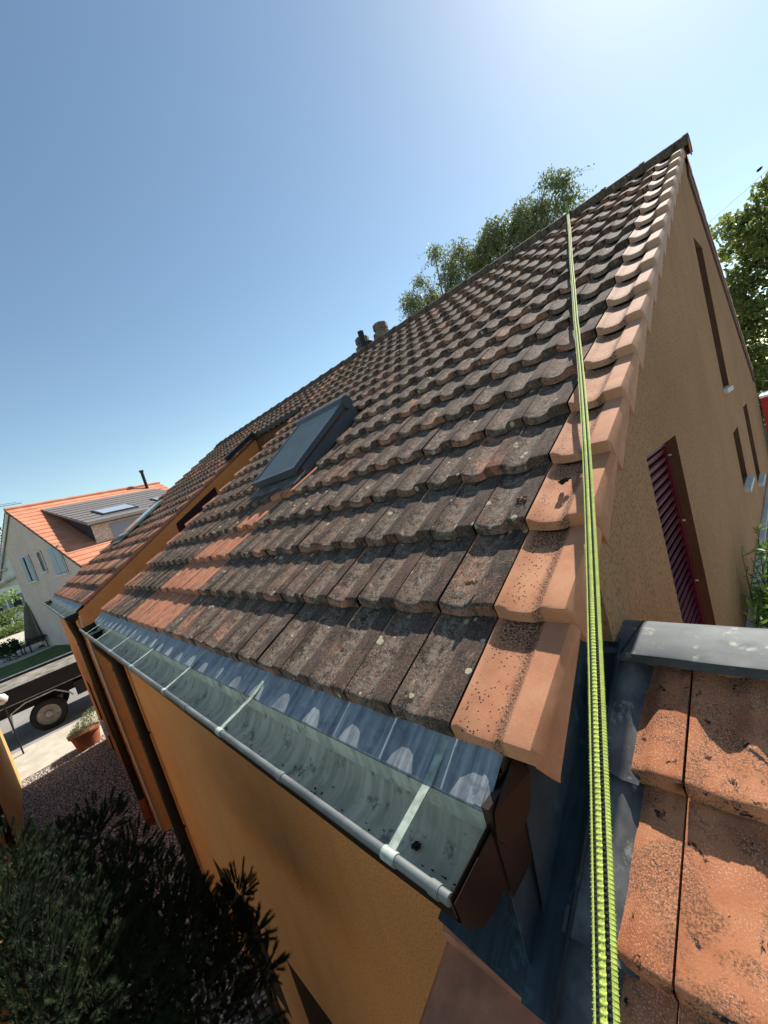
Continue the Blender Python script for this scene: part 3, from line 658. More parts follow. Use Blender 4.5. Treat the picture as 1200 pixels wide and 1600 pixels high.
def core():
    mb = MB(); pr = None
    for a, b in zip(path[::12], path[12::12]):
        d = (b - a).normalized(); dist = (a - CP).length; nrm = (CP - a); nrm = (nrm - d * nrm.dot(d)); rf = Vector((0, -ST, CT)); rf = (rf - d * rf.dot(d)).normalized()
        k = min(1, max(0, (dist - .6) / 1.6)); nn = (nrm.normalized() * (1 - k) + rf * k).normalized(); r = d.cross(nn)
        row = [mb.V(a + r * .0122 + nn * .001), mb.V(a - r * .0122 + nn * .001), mb.V(a - r * .0122 - nn * .001), mb.V(a + r * .0122 - nn * .001)]
        if pr:
            for z in range(4): mb.Fc((pr[z], pr[(z + 1) % 4], row[(z + 1) % 4], row[z]))
        pr = row
    mb.build('webbing_core', BLKC, strap)
core()
def base(off, wd, lift, mat, name):
    mb = MB(); pr = None
    for a, b in zip(path[::12], path[12::12]):
        d = (b - a).normalized(); dist = (a - CP).length; nrm = (CP - a); nrm = (nrm - d * nrm.dot(d)); rf = Vector((0, -ST, CT)); rf = (rf - d * rf.dot(d)).normalized()
        k = min(1, max(0, (dist - .6) / 1.6)); nn = (nrm.normalized() * (1 - k) + rf * k).normalized(); r = d.cross(nn); c = a + r * off
        row = [mb.V(c + r * wd / 2 + nn * .0008), mb.V(c + nn * lift), mb.V(c - r * wd / 2 + nn * .0008)]
        if pr:
            for z in range(2): mb.Fc((pr[z], pr[z + 1], row[z + 1], row[z])[::-1])
        pr = row
    mb.build(name, mat, strap, True)
base(-.0100, .0072, .0022, NEON, 'yellow_ply'); base(.0030, .0086, .0030, NEON, 'yellow_ply'); base(.0120, .003, .0015, NEON, 'yellow_ply')
cord(-.0100, .0080, .0055, .0046, NEON, 'yellow_cord', -1, .0030, .5)
cord(-.0040, .0062, .005, .0056, BLKC, 'black_cord', 1, 0, .6)
cord(.0030, .0100, .0075, .0066, NEON, 'yellow_cord', 1, 0, .25)
cord(.0092, .0044, .004, .0046, BLKC, 'black_cord', 1, 0, .5)
cord(.0122, .0034, .0035, .0042, NEON, 'yellow_cord', 1, .0026, .5)

# ------------------------------------------------------------------ debris on tiles and in the gutter
def clump(name, c, r, lab, cat, mat, group, n=7, flat=.5):
    mb = MB()
    for i in range(n): mb.blob((c[0] + random.uniform(-r, r) * .7, c[1] + random.uniform(-r, r) * .7, c[2] + random.uniform(0, r) * .4), (r * random.uniform(.25, .6), r * random.uniform(.25, .6), r * random.uniform(.2, .5) * flat * 2), i, 5, 0, .9)
    for i in range(n * 2):
        o = Vector(c) + Vector((random.uniform(-r, r), random.uniform(-r, r), random.uniform(0, r * .5))); a = [o + Vector((random.uniform(-r, r), random.uniform(-r, r), random.uniform(0, r))) * .5 for _ in range(2)]
        mb.poly([o, a[0], a[1]])
    return tag(mb.build(name, mat), lab, cat, group)
BRL = simple('dry brown leaf', (.16, .085, .045), .8, 0, .4, 40); TANL = simple('tan leaf', (.36, .20, .10), .8, 0, .4, 40)
clump('moss_clump', F(.088, .93, -.045 + .02), .020, 'black curled moss clump on the third clean verge tile', 'moss', DEBRIS, 'bits of debris on the roof')
clump('dry_leaf', F(-.045, .845, -.035 + .02), .022, 'dark brown curled leaf at the edge of the third tile row', 'leaf', BRL, 'bits of debris on the roof')
clump('dry_leaf', F(-.118, .455, -.01), .019, 'tan dry leaf lying in a tile trough of the second row', 'leaf', TANL, 'bits of debris on the roof')
clump('moss_clump', (-.075, -.15, -.248), .013, 'round black moss clump lying in the middle of the gutter', 'moss', DEBRIS, 'bits of debris on the roof')
clump('moss_clump', (.085, -.185, -.25), .022, 'crumbly black debris heap at the gutter end', 'moss', DEBRIS, 'bits of debris on the roof', 12, .25)

mb = MB(); random.seed(8)
for i in range(150):
    x = -random.random() ** 1.6 * 4 + .12; y = YF - .09 + random.gauss(0, .022); mb.blob((x, y, -.256 + abs(y - YF + .085) * .12), (random.uniform(.001, .005), random.uniform(.001, .004), random.uniform(.001, .003)), i, 4, 0, .8)
gr = mb.build('silt_grit', DEBRIS, gu1); gr['kind'] = 'stuff'
# ------------------------------------------------------------------ ground
def gz(x, y):
    z = -4.2
    k = min(1, max(0, (-13.6 - x) / 1.6)); z += .2 * k * k * (3 - 2 * k)
    k = min(1, max(0, (y - .9) / 1.2)) * min(1, max(0, (x + 4) / 3)); z += 2.8 * k
    return z
def sm(a, b, x): t = min(1, max(0, (x - a) / (b - a))); return t * t * (3 - 2 * t)
t = NT('gravel'); c = t.coord(); v = t.voro(c, 26, 0); vc = t.voro(c, 26, 1); rs = t.sep(vc)
col = t.mix(rs[0], (.33, .27, .24), (.72, .60, .52)); col = t.mix(t.ramp(v, .36, .55), col, (.10, .09, .082)); t.bump(t.math('MULTIPLY', v, -1), 1, .03); GRAV = t.out(col, .9)
t = NT('asphalt'); c = t.coord(); col = t.mix(t.ramp(t.noise(c, .9, 5, .6), .3, .7), (.21, .195, .175), (.30, .275, .24)); col = t.mix(t.ramp(t.noise(c, 60, 3), .5, .7), col, (.12, .11, .10)); t.bump(t.noise(c, 90, 3), .4, .01); ASPH = t.out(col, .9)
t = NT('earth'); c = t.coord(); col = t.mix(t.ramp(t.noise(c, .4, 6, .6), .35, .65), (.10, .13, .045), (.24, .20, .13)); t.bump(t.noise(c, 8, 5), .5, .05); EARTH = t.out(col, .95)
t = NT('lawn'); c = t.coord(); col = t.mix(t.ramp(t.noise(c, 1.5, 6, .6), .3, .7), (.035, .075, .015), (.075, .13, .028)); t.bump(t.noise(c, 60, 5), .6, .03); LAWN = t.out(col, .9)
PAVE = simple('pale paving', (.44, .395, .32), .85, 0, .12, 3, .01)
mb = MB(); xs = [-900, -300, -120, -70, -45, -30, -20] + [-16 + i * .5 for i in range(48)] + [12, 20, 60, 300]; ys = [-400, -100, -40, -15, -8] + [-5 + i * .5 for i in range(24)] + [8, 12, 20, 40, 100, 500]
ids = [[mb.V((x, y, gz(x, y))) for y in ys] for x in xs]
for i in range(len(xs) - 1):
    for j in range(len(ys) - 1): mb.Fc((ids[i][j], ids[i + 1][j], ids[i + 1][j + 1], ids[i][j + 1]))
mb.build('ground', EARTH, None, True, None, kind='structure')
def sheet(name, pts, z, mat, th=.004): mb = MB(); mb.poly([(x, y, z + th) for x, y in pts]); return mb.build(name, mat, kind='structure')
mb = MB(); nx, ny = 40, 10; ids = [[mb.V((-13.55 + 13 * i / nx, -1.86 + 4.0 * j / ny, gz(-13.55 + 13 * i / nx, 0) + .03 + .02 * noise.noise(Vector((i * .5, j * .5, 0))))) for j in range(ny + 1)] for i in range(nx + 1)]
for i in range(nx):
    for j in range(ny): mb.Fc((ids[i][j], ids[i + 1][j], ids[i + 1][j + 1], ids[i][j + 1]))
mb.build('gravel_bed', GRAV, None, True, None, kind='structure')
mb = MB(); mb.hexa([(-15.2, -6, -4.02), (-13.4, -6, -4.19), (-13.4, 6, -4.19), (-15.2, 6, -4.02), (-15.2, -6, -3.985), (-13.4, -6, -4.155), (-13.4, 6, -4.155), (-15.2, 6, -3.985)]); mb.build('pavement', PAVE, kind='structure')
sheet('street', [(-28, -40), (-15.2, -40), (-15.2, 60), (-28, 60)], -4.0, ASPH, .006)
sheet('lawn', [(-40, -30), (-28, -30), (-28, 6), (-40, 6)], -4.0, LAWN, .012)
sheet('patio', [(-36.5, -4), (-32.5, -4), (-31.6, -1.6), (-32.0, .2), (-31.0, 3), (-36.5, 3)], -4.0, PAVE, .018)
sheet('garden_path', [(-48, -8), (-40.5, -8), (-40.5, 5), (-48, 5)], -4.0, PAVE, .012)
mb = MB(); mb.box((.26, 2.4, -1.40), (9, 40, -1.385)); mb.build('terrace', simple('grey gravel terrace', (.28, .30, .33), .9, 0, .4, 30, .02), kind='structure')
mb = MB(); mb.box((.205, 3.2, -1.40), (.255, 10.2, -1.33)); mb.build('kerb_strip', STONE, kind='structure')

# ------------------------------------------------------------------ neighbour wall on the left edge
nb = thing('neighbour_house', 'yellow rendered house wall with brown downpipe across the gravel passage', 'house', (-8, -3, -4.2))
mb = MB(); mb.box((-13.6, -6, -4.3), (-4.6, -1.84, -1.15)); mb.build('wall', m_stucco('yellow stucco', (.55, .33, .12), (.60, .38, .16)), nb)
mb = MB(); mb.tube([(-8.55, -1.78, -1.2), (-8.55, -1.78, -4.2)], .05, 12); mb.build('downpipe', BROWNM, nb, True, 40)
mb = MB(); mb.box((-13.7, -6.1, -1.15), (-4.5, -1.72, -1.05)); mb.build('roof', WOODB, nb)

# ------------------------------------------------------------------ planter by the house corner
pt = thing('planter', 'oval terracotta planter with bushy herbs at the sunny house corner', 'planter', (-13.25, -.42, -4.18))
mb = MB(); TC = simple('terracotta pot', (.36, .13, .065), .8, 0, .15)
def oval(mb, c, prof, ax, n=28):
    rg = [[mb.V((c[0] + (r * ax[0]) * cos(2 * pi * k / n), c[1] + (r * ax[1]) * sin(2 * pi * k / n), c[2] + z)) for k in range(n)] for r, z in prof]
    for a, b in zip(rg, rg[1:]):
        for k in range(n): mb.Fc((a[k], a[(k + 1) % n], b[(k + 1) % n], b[k]))
    mb.Fc(rg[0][::-1]); mb.Fc(rg[-1])
oval(mb, (-13.25, -.42, -4.17), [(.72, 0), (.9, .36), (1.02, .38), (1.04, .44), (.96, .44), (.92, .40)], (.24, .36)); mb.build('pot', TC, pt, True, 40)
HERB = m_leaf('herb leaf', (.10, .13, .05), (.24, .26, .12)); mb = MB()
def leaf(mb, p, L, wd, d=None, m=0):
    d = d or Vector((random.gauss(0, 1), random.gauss(0, 1), random.gauss(0, 1))); d = d.normalized(); s = d.cross(Vector((random.gauss(0, 1), random.gauss(0, 1), random.gauss(0, 1)))).normalized()
    a = p; b = p + d * L * .5 + s * wd / 2; c = p + d * L; e = p + d * L * .5 - s * wd / 2; mb.Fc([mb.V(q) for q in (a, b, c, e)], m)
for i in range(1500):
    a = random.uniform(0, 2 * pi); r = sqrt(random.random()); p = Vector((-13.25 + .25 * r * cos(a), -.42 + .38 * r * sin(a), -3.76 + random.random() * (.30 + .25 * sin(a) * r)))
    leaf(mb, p, .06, .014, Vector((random.gauss(0, .6), random.gauss(0, .6), 1)))
mb.build('plant', HERB, pt)

# ------------------------------------------------------------------ flatbed truck
tr = thing('truck', 'dark flatbed truck parked on the street behind the house', 'truck', (-15.7, -1.06, -4.0))
az = radians(6); td = Vector((sin(az), cos(az), 0)); tn = Vector((cos(az), -sin(az), 0)); TO = Vector((-15.7, -1.06, -4.0))
def T(s, n_, z): return TO + td * s + tn * n_ + Vector((0, 0, z))
DK = simple('black truck paint', (.018, .018, .02), .5, 0, .2); RUB = simple('tyre rubber', (.02, .02, .021), .85); RIM = simple('steel rim', (.34, .32, .30), .5, .4, .15)
BEDF = simple('dusty sand', (.20, .175, .14), .95, 0, .45, 2.5, .03); ALU = simple('aluminium trim', (.5, .5, .5), .4, .6)
def tb(mb, s0, s1, n0, n1, z0, z1, m=0): mb.hexa([T(s0, n0, z0), T(s1, n0, z0), T(s1, n1, z0), T(s0, n1, z0), T(s0, n0, z1), T(s1, n0, z1), T(s1, n1, z1), T(s0, n1, z1)], m)
mb = MB(); tb(mb, -1.7, 4.6, -2.1, 0, 1.16, 1.22); tb(mb, -1.7, 4.6, -.05, 0, 1.22, 1.62); tb(mb, -1.7, 4.6, -2.1, -2.05, 1.22, 1.62); tb(mb, -1.75, -1.7, -2.1, 0, 1.16, 1.62)
bed = mb.build('cargo_bed', DK, tr)
mb = MB(); tb(mb, -1.69, 4.55, -2.04, -.055, 1.222, 1.54); mb.build('load_of_sand', BEDF, bed)
mb = MB(); tb(mb, -1.72, 4.6, -.052, .004, 1.622, 1.640); tb(mb, -1.72, 4.6, -2.104, -2.05, 1.622, 1.640); tb(mb, -1.72, 4.6, .002, .008, 1.16, 1.18); mb.build('bed_rail', ALU, bed)
mb = MB(); tb(mb, -1.6, 6.5, -.75, -.6, .75, 1.15); tb(mb, -1.6, 6.5, -1.5, -1.35, .75, 1.15); tb(mb, -1.75, -1.6, -2.0, -.1, .7, .95); mb.build('chassis', DK, tr)
for s_, n_ in ((.08, -.02), (.08, -1.8), (5.2, -.02)):
    mb = MB(); c = T(s_, n_ - .28, .455)
    mb.lathe([(.29, 0), (.42, .01), (.455, .05), (.455, .23), (.42, .27), (.29, .28), (.28, .14)], c, 32, 0, tn); wh = mb.build('wheel', RUB, tr, True, 35)
    mb = MB(); mb.lathe([(.24, .05), (.30, .10), (.30, .27), (.275, .275), (.26, .20), (.15, .16), (.10, .18), (.085, .24), (.03, .245)], c, 32, 0, tn)
    for k in range(10): a = 2 * pi * k / 10; p = c + tn * .19 + (td * cos(a) + Vector((0, 0, 1)) * sin(a)) * .19; mb.lathe([(.022, 0), (.022, .02)], p, 8, 0, tn)
    mb.build('rim', RIM, wh, True, 35)
mb = MB(); q = [T(-.75, .03, .42), T(-.66, .03, .95), T(-.3, .03, 1.09), T(.4, .03, 1.10), T(.68, .03, .86), T(.76, .03, .72)]
mb.tube(q, .022, 8); mb.build('mudguard_bar', ALU, tr, True, 40)
mb = MB(); tb(mb, .85, 1.55, -.45, -.06, .62, 1.05); mb.build('tool_box', DK, tr)
mb = MB(); tb(mb, -1.72, -1.62, -.6, -.15, .45, .7); mb.build('tail_lamp', simple('red lamp', (.25, .02, .015), .3), tr)
mb = MB(); tb(mb, 5.0, 6.8, -2.0, -.05, .7, 2.5); mb.build('cab', DK, tr)

# ------------------------------------------------------------------ neighbour across the street
az = radians(-16); vv = Vector((sin(az), cos(az), 0)); uu = Vector((-vv.y, vv.x, 0)); HO = Vector((-31.43, .32, -4.0)); K = 1.177
def N(u, v, z): return HO + uu * u * K + vv * v * K + Vector((0, 0, (CP.z + (z - CP.z) * K) - HO.z))
far = thing('house', 'grey rendered neighbour house with bright orange tile roof and dormer', 'house', HO)
GREYW = m_stucco('pinkish grey render', (.70, .545, .465), (.76, .61, .53), .3)
mb = MB()
za = 3.75; e_l, e_r = 2.3, -5.05
def nrz(u): return 4.03 - abs(u) * .665 - .22
mb.poly([N(e_r, 0, -3.32), N(e_r, 0, nrz(e_r)), N(0, 0, nrz(0)), N(e_l, 0, nrz(e_l)), N(e_l, 0, -3.32)])
mb.poly([N(e_r, 0, -3.32), N(e_r, 7.8, -3.32), N(e_r, 7.8, nrz(e_r)), N(e_r, 0, nrz(e_r))])
mb.poly([N(e_l, 0, -3.32), N(e_l, 0, nrz(e_l)), N(e_l, 7.8, nrz(e_l)), N(e_l, 7.8, -3.32)])
mb.poly([N(e_r, 7.8, -3.32), N(e_r, 7.8, nrz(e_r)), N(0, 7.8, nrz(0)), N(e_l, 7.8, nrz(e_l)), N(e_l, 7.8, -3.32)])
mb.build('wall', GREYW, far)
OR = NT('bright orange tile'); c_ = OR.coord(); OR = OR.out(OR.mix(OR.ramp(OR.noise(c_, 1.5, 5), .3, .7), (.44, .165, .09), (.54, .235, .135)), .8)
mb = MB(); nr = 17; U1 = 5.45
for sgn in (-1, 1):
    for i in range(nr):
        a, b = U1 * i / nr, U1 * (i + 1) / nr + .06; 
        q = []
        for z_ in (-.02, .035):
            for (u_, v_) in ((a, -.12), (b, -.12), (b, 8.0), (a, 8.0)):
                lift = (.035 if u_ == a else .075) * 1.0; q.append(N(sgn * u_, v_, 4.03 - u_ * .665 + lift + z_ - .05))
        if sgn < 0: mb.hexa(q)
        else: mb.hexa([q[k] for k in (3, 2, 1, 0, 7, 6, 5, 4)])
rf = mb.build('roof', OR, far)
mb = MB(); mb.tube([N(0, -.13, 4.06), N(0, 8.0, 4.06)], .12, 10); mb.build('ridge', OR, rf)
WHT = simple('white paint', (.62, .62, .58), .6)
mb = MB()
mb.bar(N(.02, -.08, 3.86), N(5.4, -.08, .30), .05, .26)
mb.bar(N(3.0, -.25, 1.3), N(5.1, -.25, 1.3), .5, .12); mb.bar(N(2.35, -.25, 3.0 - .8), N(3.4, -.25, 1.55), .12, .14); mb.bar(N(2.3, -.25, .75), N(5.0, -.25, .45), .5, .12)
mb.poly([N(2.3, 0, 2.3), N(5.3, 0, .38), N(5.3, 0, .3), N(2.3, 0, .3)])
mb.build('barge_board', WHT, far)
mb = MB(); mb.bar(N(-.02, -.08, 3.93), N(-5.42, -.08, .34), .05, .12); mb.build('barge_board', WOODB, far)
SHB = simple('pale blue shutter', (.36, .42, .47), .6, 0, .1); DKI = simple('dark interior', (.015, .017, .03), .4)
for (u0, u1, z0, z1, kind) in ((.72, -.40, .29, 1.61, 0), (-1.33, -1.87, .6, 1.62, 1), (-2.72, -3.92, .27, 1.58, 2)):
    mb = MB()
    def pn(ua, ub, za_, zb2, d0, d1): mb.hexa([N(ua, -d0, za_), N(ub, -d0, za_), N(ub, -d1, za_), N(ua, -d1, za_), N(ua, -d0, zb2), N(ub, -d0, zb2), N(ub, -d1, zb2), N(ua, -d1, zb2)])
    pn(u0, u1, z0, z1, .0, .02); wn = mb.build('window', DKI, far)
    mb = MB(); pn(u0 + .06, u1 - .06, z0 - .09, z0, .0, .12); mb.build('window_sill', WHT, wn)
    mb = MB()
    for ua, ub in ((u0, u0 - .06), (u1 + .06, u1)): pn(ua, ub, z0, z1, .02, .05)
    pn(u0, u1, z1 - .05, z1, .02, .05); mb.build('window_frame', WHT, wn)
    if kind == 0:
        mb = MB(); pn(u0 - .02, u0 - .44, z0 + .02, z1 - .03, .05, .08); pn(u1 + .44, u1 + .02, z0 + .02, z1 - .03, .05, .08); mb.build('shutter', SHB, wn)
    if kind == 2:
        for q in ((u0 - .03, (u0 + u1) / 2 + .02), ((u0 + u1) / 2 - .02, u1 + .03)): mb = MB(); pn(q[0], q[1], z0 + .03, z1 - .03, .05, .08); mb.build('shutter', SHB, wn)
# dormer
MET = simple('dormer sheet roof', (.20, .18, .165), .5, .3, .12); 
dv0, dv1, du0, du1 = 1.15, 7.0, -.75, -4.35
mb = MB(); zf_, zb2 = 2.72 - .35, 3.62
zfr = 2.05; zfb = 4.03 - 4.2 * .665
mb.hexa([N(du1, dv0 + .15, zfb - .1), N(du1, dv1, zfb - .1), N(du1 + .1, dv1, zfb - .1), N(du1 + .1, dv0 + .15, zfb - .1), N(du1, dv0 + .15, zfr), N(du1, dv1, zfr), N(du1 + .1, dv1, zfr + .03), N(du1 + .1, dv0 + .15, zfr + .03)])
dm = mb.build('dormer', simple('dormer render', (.62, .46, .38), .9), far)
mb = MB(); mb.poly([N(du1, dv0 + .14, zfb), N(du1, dv0 + .14, zfr), N(-.9, dv0 + .14, 3.4)]); mb.poly([N(du1, dv0 + .16, zfb), N(-.9, dv0 + .16, 3.4), N(du1, dv0 + .16, zfr)]); mb.build('dormer_cheek', simple('dark slate cheek', (.045, .035, .04), .7), dm)
mb = MB(); mb.hexa([N(du1 - .35, dv0 - .1, zfr + .02), N(du1 - .35, dv1 + .2, zfr + .02), N(-.6, dv1 + .2, 3.62), N(-.6, dv0 - .1, 3.62), N(du1 - .35, dv0 - .1, zfr + .17), N(du1 - .35, dv1 + .2, zfr + .17), N(-.6, dv1 + .2, 3.70), N(-.6, dv0 - .1, 3.70)])
dr = mb.build('dormer_roof', MET, dm)
def DZ(u): return zfr + .17 + (u - (du1 - .35)) * (3.70 - zfr - .17) / (-.6 - du1 + .35)
mb = MB()
for i in range(1, 9): u_ = du1 - .35 + i * .44; mb.bar(N(u_, dv0 - .1, DZ(u_) + .01), N(u_, dv1 + .2, DZ(u_) + .01), .04, .03)
mb.build('roof_seams', simple('dark seam', (.09, .08, .075), .6), dr)
for va, vb in ((2.1, 3.9), (5.2, 6.6)):
    mb = MB(); ua, ub = du1 + .25, du1 + 1.3; o = .06
    mb.hexa([N(ua, va, DZ(ua)), N(ua, vb, DZ(ua)), N(ub, vb, DZ(ub)), N(ub, va, DZ(ub)), N(ua, va, DZ(ua) + o), N(ua, vb, DZ(ua) + o), N(ub, vb, DZ(ub) + o), N(ub, va, DZ(ub) + o)]); sk = mb.build('skylight', DKI, dr)
    mb = MB(); mb.poly([N(ua + .1, va + .1, DZ(ua + .1) + o + .01), N(ua + .1, vb - .1, DZ(ua + .1) + o + .01), N(ub - .1, vb - .1, DZ(ub - .1) + o + .01), N(ub - .1, va + .1, DZ(ub - .1) + o + .01)]); mb.build('pane', simple('sky glass', (.3, .34, .38), .1, 0, .05, 2, 0, .9), sk)
mb = MB(); mb.hexa([N(du1 - .02, 2.1, 1.25), N(du1 - .02, 3.9, 1.25), N(du1, 3.9, 1.25), N(du1, 2.1, 1.25), N(du1 - .02, 2.1, 1.95), N(du1 - .02, 3.9, 1.95), N(du1, 3.9, 1.95), N(du1, 2.1, 1.95)]); mb.build('window', simple('closed grey blind', (.27, .31, .36), .6, 0, .05), dm)
mb = MB(); mb.tube([N(-.35, 6.9, 3.75), N(-.35, 6.9, 4.95)], .11, 12); mb.lathe([(.16, 0), (.16, .12)], N(-.35, 6.9, 4.9), 12); mb.build('flue_pipe', BLACKF, rf, True, 40)

# ------------------------------------------------------------------ garden of the neighbour
pa = thing('parasol', 'closed olive brown parasol standing on the neighbour patio', 'parasol', (-34.0, -.35, -4.0))
mb = MB(); px, py = -34.0, -.35; n = 16; rg = []
for z, r in ((-3.6, .62), (-3.2, .60), (-2.6, .48), (-2.0, .36), (-1.3, .22), (-.95, .06)):
    rg.append([mb.V((px + r * (1 + .28 * cos(k * pi)) * cos(2 * pi * k / n), py + r * (1 + .28 * cos(k * pi)) * sin(2 * pi * k / n), z)) for k in range(n)])
for a, b in zip(rg, rg[1:]):
    for k in range(n): mb.Fc((a[k], a[(k + 1) % n], b[(k + 1) % n], b[k]))
mb.build('canopy', simple('olive canvas', (.17, .15, .11), .9, 0, .25), pa)
mb = MB(); mb.tube([(px, py, -4), (px, py, -1.1)], .03, 8); mb.lathe([(.3, 0), (.3, .08), (.05, .12)], (px, py, -3.99), 16); mb.build('pole', BLACKF, pa)
def chair(x, y, a, lab):
    o = thing('garden_chair', lab, 'chair', (x, y, -3.98), 'dark garden chairs on the patio'); R = Rz(a)
    def L(p): q = R @ Vector(p); return (x + q.x, y + q.y, -3.98 + q.z)
    for nm, bx in (('seat', [(-.27, -.27, .40), (.27, .27, .46)]), ('backrest', [(-.27, .23, .46), (.27, .29, 1.0)])):
        mb = MB(); mb.T = lambda p: Vector(L(p)); mb.box(*bx); mb.build(nm, DK, o)
    for lx in (-.24, .24):
        for ly in (-.24, .24): mb = MB(); mb.T = lambda p: Vector(L(p)); mb.box((lx - .02, ly - .02, 0), (lx + .02, ly + .02, .4)); mb.build('leg', DK, o)
chair(-32.9, .55, .4, 'dark garden chair right of the closed parasol'); chair(-34.3, .95, -1.2, 'dark garden chair against the grey house wall')
chair(-33.6, -1.35, 2.6, 'dark garden chair left of the closed parasol')
tb_ = thing('garden_table', 'dark garden table in front of the closed parasol', 'table', (-33.2, -.6, -3.98))
mb = MB(); mb.box((-33.8, -1.1, -3.28), (-32.7, -.1, -3.23)); mb.build('tabletop', DK, tb_)
for x in (-33.7, -32.8):
    for y in (-1.0, -.2): mb = MB(); mb.box((x - .03, y - .03, -3.98), (x + .03, y + .03, -3.281)); mb.build('leg', DK, tb_)
SHR = m_leaf('shrub leaf', (.05, .085, .025), (.20, .25, .07)); TRK = simple('bark', (.10, .08, .06), .95, 0, .4, 20, .02); DGR = m_leaf('dark shrub leaf', (.012, .03, .01), (.05, .085, .03))
def plant(name, lab, cat, c, r, n, L, wd, mat, trunk=None, group=None, drop=0, dens=None):
    o = thing(name, lab, cat, (c[0], c[1], trunk[2] if trunk else c[2] - r[2]), group); mb = MB()
    cl = [(Vector((random.gauss(0, .45), random.gauss(0, .45), random.gauss(0, .45))), random.uniform(.2, .5)) for _ in range(dens or 22)]
    for i in range(n):
        d, q = random.choice(cl); e = Vector((random.gauss(0, 1), random.gauss(0, 1), random.gauss(0, 1))).normalized() * random.random() ** .4 * q; p = d + e
        leaf(mb, Vector((c[0] + p.x * r[0], c[1] + p.y * r[1], c[2] + p.z * r[2])), L * random.uniform(.6, 1.2), wd)
    mb.build('foliage', mat, o)
    if trunk:
        mb = MB(); b = Vector(trunk)
        mb.tube([b, (b + Vector(c)) / 2 + Vector((.1, 0, 0)), Vector(c)], [.12 * r[0] / 2, .08 * r[0] / 2, .03], 8)
        for d, q in cl[:8]: mb.tube([(b + Vector(c)) / 2, Vector((c[0] + d.x * r[0], c[1] + d.y * r[1], c[2] + d.z * r[2]))], [.04, .01], 5)
        mb.build('trunk', TRK, o)
    return o
plant('shrub', 'dark potted shrub on the lawn edge before the parasol', 'shrub', (-33.3, -2.0, -3.3), (.7, .7, .8), 1600, .14, .07, DGR, (-33.3, -2.0, -4))
plant('shrub', 'low sunlit hedge plant along the far path', 'shrub', (-49, -2.3, -3.6), (1.4, 2.6, .5), 2200, .2, .1, SHR)
plant('shrub', 'tall pale flowering shrub before the white house', 'shrub', (-55, -2.3, -3.0), (2.0, 2.6, 1.3), 2600, .25, .12, SHR)
plant('tree', 'young bright green tree before the white house', 'tree', (-46, -3.1, -.5), (2.2, 1.8, 1.6), 2400, .26, .15, m_leaf('bright leaf', (.09, .16, .03), (.22, .32, .08)), (-46, -3.3, -4))
plant('tree', 'dark round tree behind the roof at the left edge', 'tree', (-75, -3.5, 3.2), (4, 3.5, 3), 1500, .5, .3, DGR, (-75, -3.5, -4))
wh_ = thing('house', 'white rendered house with grey window shutters beyond the garden', 'house', (-66, -3.5, -4))
mb = MB(); mb.box((-72, -9, -4), (-64, 1.5, 1.2)); mb.build('wall', simple('white render', (.66, .67, .66), .85, 0, .06), wh_)
mb = MB(); mb.hexa([(-63.4, -9.6, 1.2), (-63.4, 2.1, 1.2), (-72.6, 2.1, 1.2), (-72.6, -9.6, 1.2), (-67.9, -9.6, 3.9), (-67.9, 2.1, 3.9), (-68.1, 2.1, 3.9), (-68.1, -9.6, 3.9)]); mb.build('roof', simple('grey roof', (.12, .12, .13), .8, 0, .4, 2), wh_)
for y in (-2.6, -.9, -5):
    mb = MB(); mb.box((-64, y - .35, -2.6), (-63.97, y + .35, -1.2)); wn = mb.build('window', DKI, wh_)
    mb = MB(); mb.box((-63.97, y - .75, -2.65), (-63.92, y - .36, -1.15)); mb.box((-63.97, y + .36, -2.65), (-63.92, y + .75, -1.15)); mb.build('shutter', simple('grey shutter', (.16, .19, .22), .6), wn)
for (x, y, h) in ((-53, -1.7, 1.1), (-52, -3.1, 1.3)):
    o = thing('garden_figure', 'small white garden ornament ' + ('right' if y > -2 else 'left') + ' in the flower bed', 'ornament', (x, y, -4)); mb = MB(); mb.lathe([(.16, 0), (.10, .3 * h), (.13, .6 * h), (.07, .75 * h), (.11, .88 * h), (.02, h)], (x, y, -4), 12); mb.build('body', WHT, o, True)
# lamp with round globe at the left edge
gl = thing('globe_lamp', 'white globe lamp on a dark post at the left edge', 'lamp', (-9.6, -1.70, -4.2))
P = CP + ray(2, 1093) * 15.9
gl.location = (P.x, P.y, gz(P.x, P.y)); mb = MB(); mb.lathe([(.01, -.15), (.10, -.11), (.15, 0), (.10, .11), (.01, .15)], P, 16); mb.build('globe', simple('white glass globe', (.66, .64, .58), .3), gl, True)
mb = MB(); mb.tube([P - Vector((0, 0, .08)), Vector((P.x, P.y, -4.2))], .02, 8); mb.build('post', BLACKF, gl)
# crane jib far away
cr = thing('crane', 'distant tower crane jib above the orange roof at the left edge', 'crane', (-300, -14, -4)); mb = MB()
a = CP + ray(34, 786) * 330; b = CP + ray(-40, 799) * 330; CRM = simple('crane steel', (.20, .26, .33), .6)
mb.bar(a, b, .3, .3); mb.bar(a + Vector((0, 0, 1.1)) + (b - a) * .1, b + Vector((0, 0, 1.1)), .2, .2); nq = 16
for i in range(nq): p = a.lerp(b, i / nq); q = a.lerp(b, (i + .5) / nq) + Vector((0, 0, 1.1)); mb.bar(p, q, .1, .1)
mb.build('jib', CRM, cr); mb = MB(); mb.bar(b, Vector((b.x, b.y, -4)), 1.4, 1.4, (1, 0, 0)); mb.build('mast', CRM, cr)
